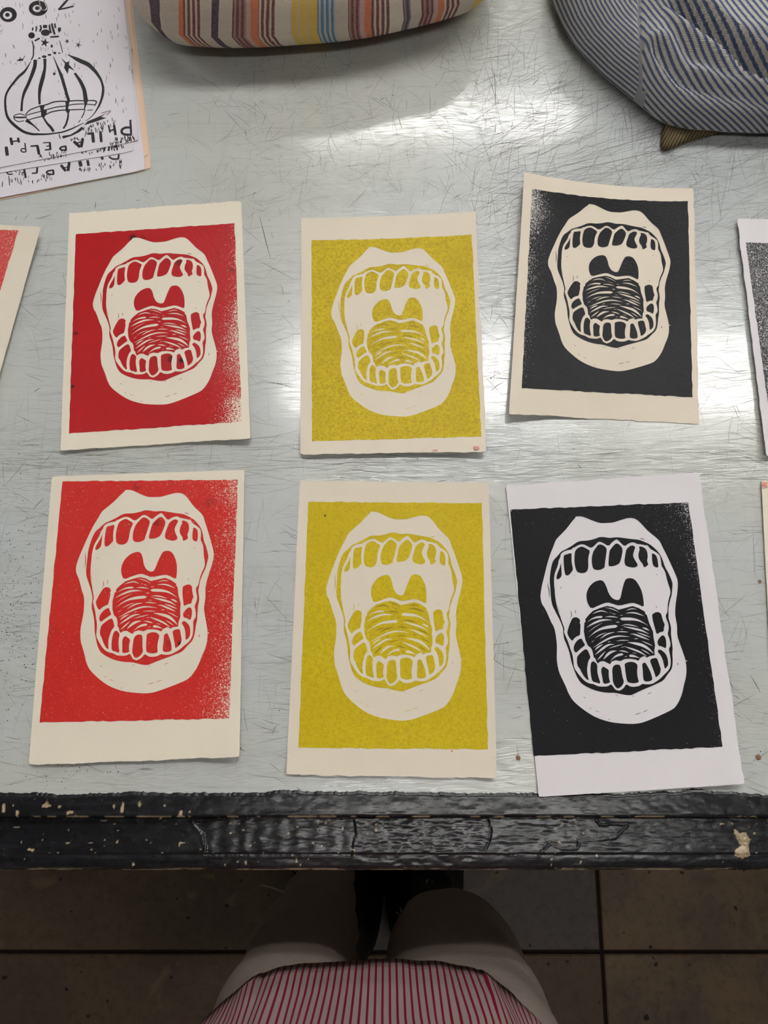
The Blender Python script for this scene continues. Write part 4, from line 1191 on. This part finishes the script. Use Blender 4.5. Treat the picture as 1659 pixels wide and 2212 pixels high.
front = [at(x, y, HZ)[:2] for x, y in hem_px]
fr = resample(front, 150)
# close the ring round the back
cy_b = -.47
back = [(front[-1][0] + .025, -.36), (front[-1][0] + .03, -.42), (.13, -.50), (0, -.535), (-.13, -.50), (front[0][0] - .03, -.42), (front[0][0] - .025, -.36)]
bk = resample([front[-1]] + back + [front[0]], 90)[1:-1]
ring = np.r_[fr, bk]
def shirt():
    n = len(ring)
    cx, cy = ring[:, 0].mean(), -.395
    levels = [(HZ + .0015, .985, 0), (HZ, 1.0, 0), (HZ + .02, 1.004, 0), (HZ + .06, 1.0, .0), (HZ + .11, .995, .002), (HZ + .17, 1.0, .004), (HZ + .25, 1.02, .004),
              (HZ + .36, 1.03, -.006), (HZ + .48, 1.06, -.02), (HZ + .56, .98, -.03), (HZ + .61, .72, -.035), (HZ + .64, .40, -.03), (HZ + .67, .34, -.03)]
    V = []
    for k, (z, s, dy) in enumerate(levels):
        wob = .0045 * (vnoise(np.arange(n) / 7.0, np.full(n, z * 9)) - .5) * (1 + 1.2 * (z > HZ + .03)) + .004 * np.sin(np.arange(n) / 4.2) * np.exp(-((z - HZ - .02) / .05) ** 2) * (np.abs(np.arange(n) - 75) > 38)
        X = cx + (ring[:, 0] - cx) * s; Y = cy + (ring[:, 1] - cy) * s + dy
        nx, ny = ring[:, 0] - cx, ring[:, 1] - cy
        L = np.hypot(nx, ny)
        if k < 2: wob = wob * .5
        V.append(np.c_[X + nx / L * wob, Y + ny / L * wob, np.full(n, z)])
    f, uvs = [], []
    arc = np.r_[0, np.cumsum(np.hypot(*np.diff(np.r_[ring, ring[:1]], axis=0).T))] / .0059
    nl = len(levels)
    for k in range(nl - 1):
        for i in range(n):
            j = (i + 1) % n
            f.append((k * n + i, (k + 1) * n + i, (k + 1) * n + j, k * n + j))
            z0, z1 = levels[k][0] - HZ, levels[k + 1][0] - HZ
            uvs += [(arc[i], z0), (arc[i], z1), (arc[i + 1], z1), (arc[i + 1], z0)]
    f.append(tuple((nl - 1) * n + i for i in range(n))); uvs += [(0, 1)] * n
    me = mesh('smock', np.concatenate(V), f)
    if me.polygons[n * 3 + 75].normal.y < 0: me.flip_normals(); flip = True
    else: flip = False
    ul = me.uv_layers.new(name='UVMap')
    # write uv per loop through the vertex index so that winding does not matter
    k0 = 0
    for p, q in zip(me.polygons, f):
        m_ = {vi: uvs[k0 + c] for c, vi in enumerate(q)}
        for li in p.loop_indices:
            ul.data[li].uv = m_[me.loops[li].vertex_index]
        k0 += len(q)
    o = link('smock', me, shirt_mat(), None, True)
    return o
pp(tag(shirt(), 'cream smock with thin red vertical stripes'))

def trouser_mat():
    t = NT('pale cotton twill')
    o = t.obj()
    n = t.noise(o, 9, 4)
    t.col(t.mix(n, srgb(138, 125, 117), srgb(158, 144, 135)))
    t.rough(.9)
    t.b.inputs['Specular IOR Level'].default_value = .15
    t.bump(t.math('ADD', t.noise(o, 18, 3), t.math('MULTIPLY', t.noise(o, 800, 2), .12)), .5, .012)
    return t.m
def leg_rings(spec, n=40, seed=0):
    out = []
    for (z, x0, x1, yc, ry) in spec:
        xc, rx = (x0 + x1) / 2, (x1 - x0) / 2
        r = []
        for i in range(n):
            a = i * 2 * math.pi / n
            w_ = 1 + .10 * (float(vnoise(i / 5.0 + seed, z * 16)) - .5) + .07 * math.sin(z * 55 + 3 * math.sin(a + seed) + seed) * float(vnoise(i / 9.0 + seed * 2, z * 9))
            r.append((xc + rx * math.cos(a) * w_, yc + ry * math.sin(a) * w_, z))
        out.append(r)
    return out
def interp_spec(S, m):
    S = np.array(S); q = np.linspace(0, len(S) - 1, m)
    return [tuple(np.interp(v_, np.arange(len(S)), S[:, c]) for c in range(5)) for v_ in q]
legL = [(.22, -.140, -.048, -.335, .050), (.30, -.150, -.046, -.34, .056), (.42, -.154, -.038, -.343, .066), (.52, -.158, -.036, -.347, .074), (.64, -.168, -.028, -.352, .082), (.76, -.176, -.012, -.365, .09), (.86, -.176, -.004, -.385, .095)]
legR = [(.300, .024, .112, -.372, .046), (.35, .026, .128, -.370, .054), (.43, .014, .150, -.362, .066), (.52, .002, .166, -.347, .078), (.64, -.002, .166, -.352, .084), (.76, .002, .172, -.365, .09), (.86, .002, .172, -.385, .095)]
mt = trouser_mat()
RA, RB = leg_rings(interp_spec(legL, 60), seed=3), leg_rings(interp_spec(legR, 60), seed=11)
v = [p for r in RA + RB for p in r]; f = []
for off in (0, 60 * 40):
    for k in range(59):
        for i in range(40):
            j = (i + 1) % 40
            f.append((off + k * 40 + i, off + k * 40 + j, off + (k + 1) * 40 + j, off + (k + 1) * 40 + i))
    f.append(tuple(off + 59 * 40 + i for i in range(40)))
trs = pp(tag(link('trousers', mesh('trousers', v, f), mt, None, True), 'pale cotton trousers with frayed hems'))
sol = trs.modifiers.new('cloth', 'SOLIDIFY'); sol.thickness = .003; sol.offset = -1
# frayed threads at the hems
RT = random.Random(9)
for ring_, z_ in ((RB[0], .300), (RA[0], .22)):
    for k in range(46):
        p = ring_[RT.randrange(40)]
        L = RT.uniform(.006, .016)
        d = Vector((RT.uniform(-.6, .6), RT.uniform(-.2, .8), -1)).normalized()
        a = Vector((p[0], p[1], z_ + .003)); b = a + d * L * .5; c = b + (d + Vector((RT.uniform(-.5, .5), RT.uniform(-.5, .5), 0))) * L * .5
        th_ = tube('frayed_thread', [a, b, c], .0006, M['thread'], None, 4)
        th_.parent = trs; th_.matrix_parent_inverse = person.matrix_basis.inverted() if False else trs.matrix_basis.inverted()
for pts in ([(566, 1912), (590, 1918), (612, 1926), (630, 1935)], [(622, 1940), (612, 1955), (606, 1970), (610, 1978), (618, 1968), (622, 1952), (632, 1945)], [(636, 1925), (622, 1945), (614, 1960)]):
    th_ = tube('frayed_thread', [at(x, y, .31) for x, y in resample(pts, 12)], .0011, M['thread'], None, 5)
    th_.parent = trs

def boot(name, x0, x1, ya, yb, shaft):
    """ya heel, yb toe"""
    xc, rx = (x0 + x1) / 2, (x1 - x0) / 2
    n = 32
    def oval(z, s, y0, y1, pinch=1.0):
        r = []
        for i in range(n):
            a = i * 2 * math.pi / n
            y = (y0 + y1) / 2 + (y1 - y0) / 2 * math.sin(a)
            wd = rx * s * (abs(math.cos(a)) ** .45) * math.copysign(1, math.cos(a))
            r.append((xc + wd, y, z))
        return r
    upper = loft('upper', [oval(.028, 1.0, ya, yb), oval(.05, .99, ya, yb - .004), oval(.075, .93, ya + .002, yb - .02), oval(.095, .84, ya + .004, yb - .07), oval(.115, .74, ya + .006, yb - .125),
                           oval(.15, .66, ya + .06, ya + .19), oval(.20, .55, ya + .09, ya + .19), oval(shaft, .5, ya + .10, ya + .19)], M['shoe'])
    sole = loft('sole', [oval(.0025, 1.02, ya - .006, yb + .006), oval(.0275, 1.04, ya - .008, yb + .008)], M['shoe'])
    b = bpy.data.objects.new(name, None); C.objects.link(b); b.location = (xc, ya, 0)
    bpy.context.view_layer.update()
    for o in (upper, sole):
        o.parent = b; o.matrix_parent_inverse = b.matrix_basis.inverted()
    pp(b)
    return b
boot('boot', -.150, -.001, -.52, -.17, .27)
boot('boot', .001, .150, -.51, -.16, .32)
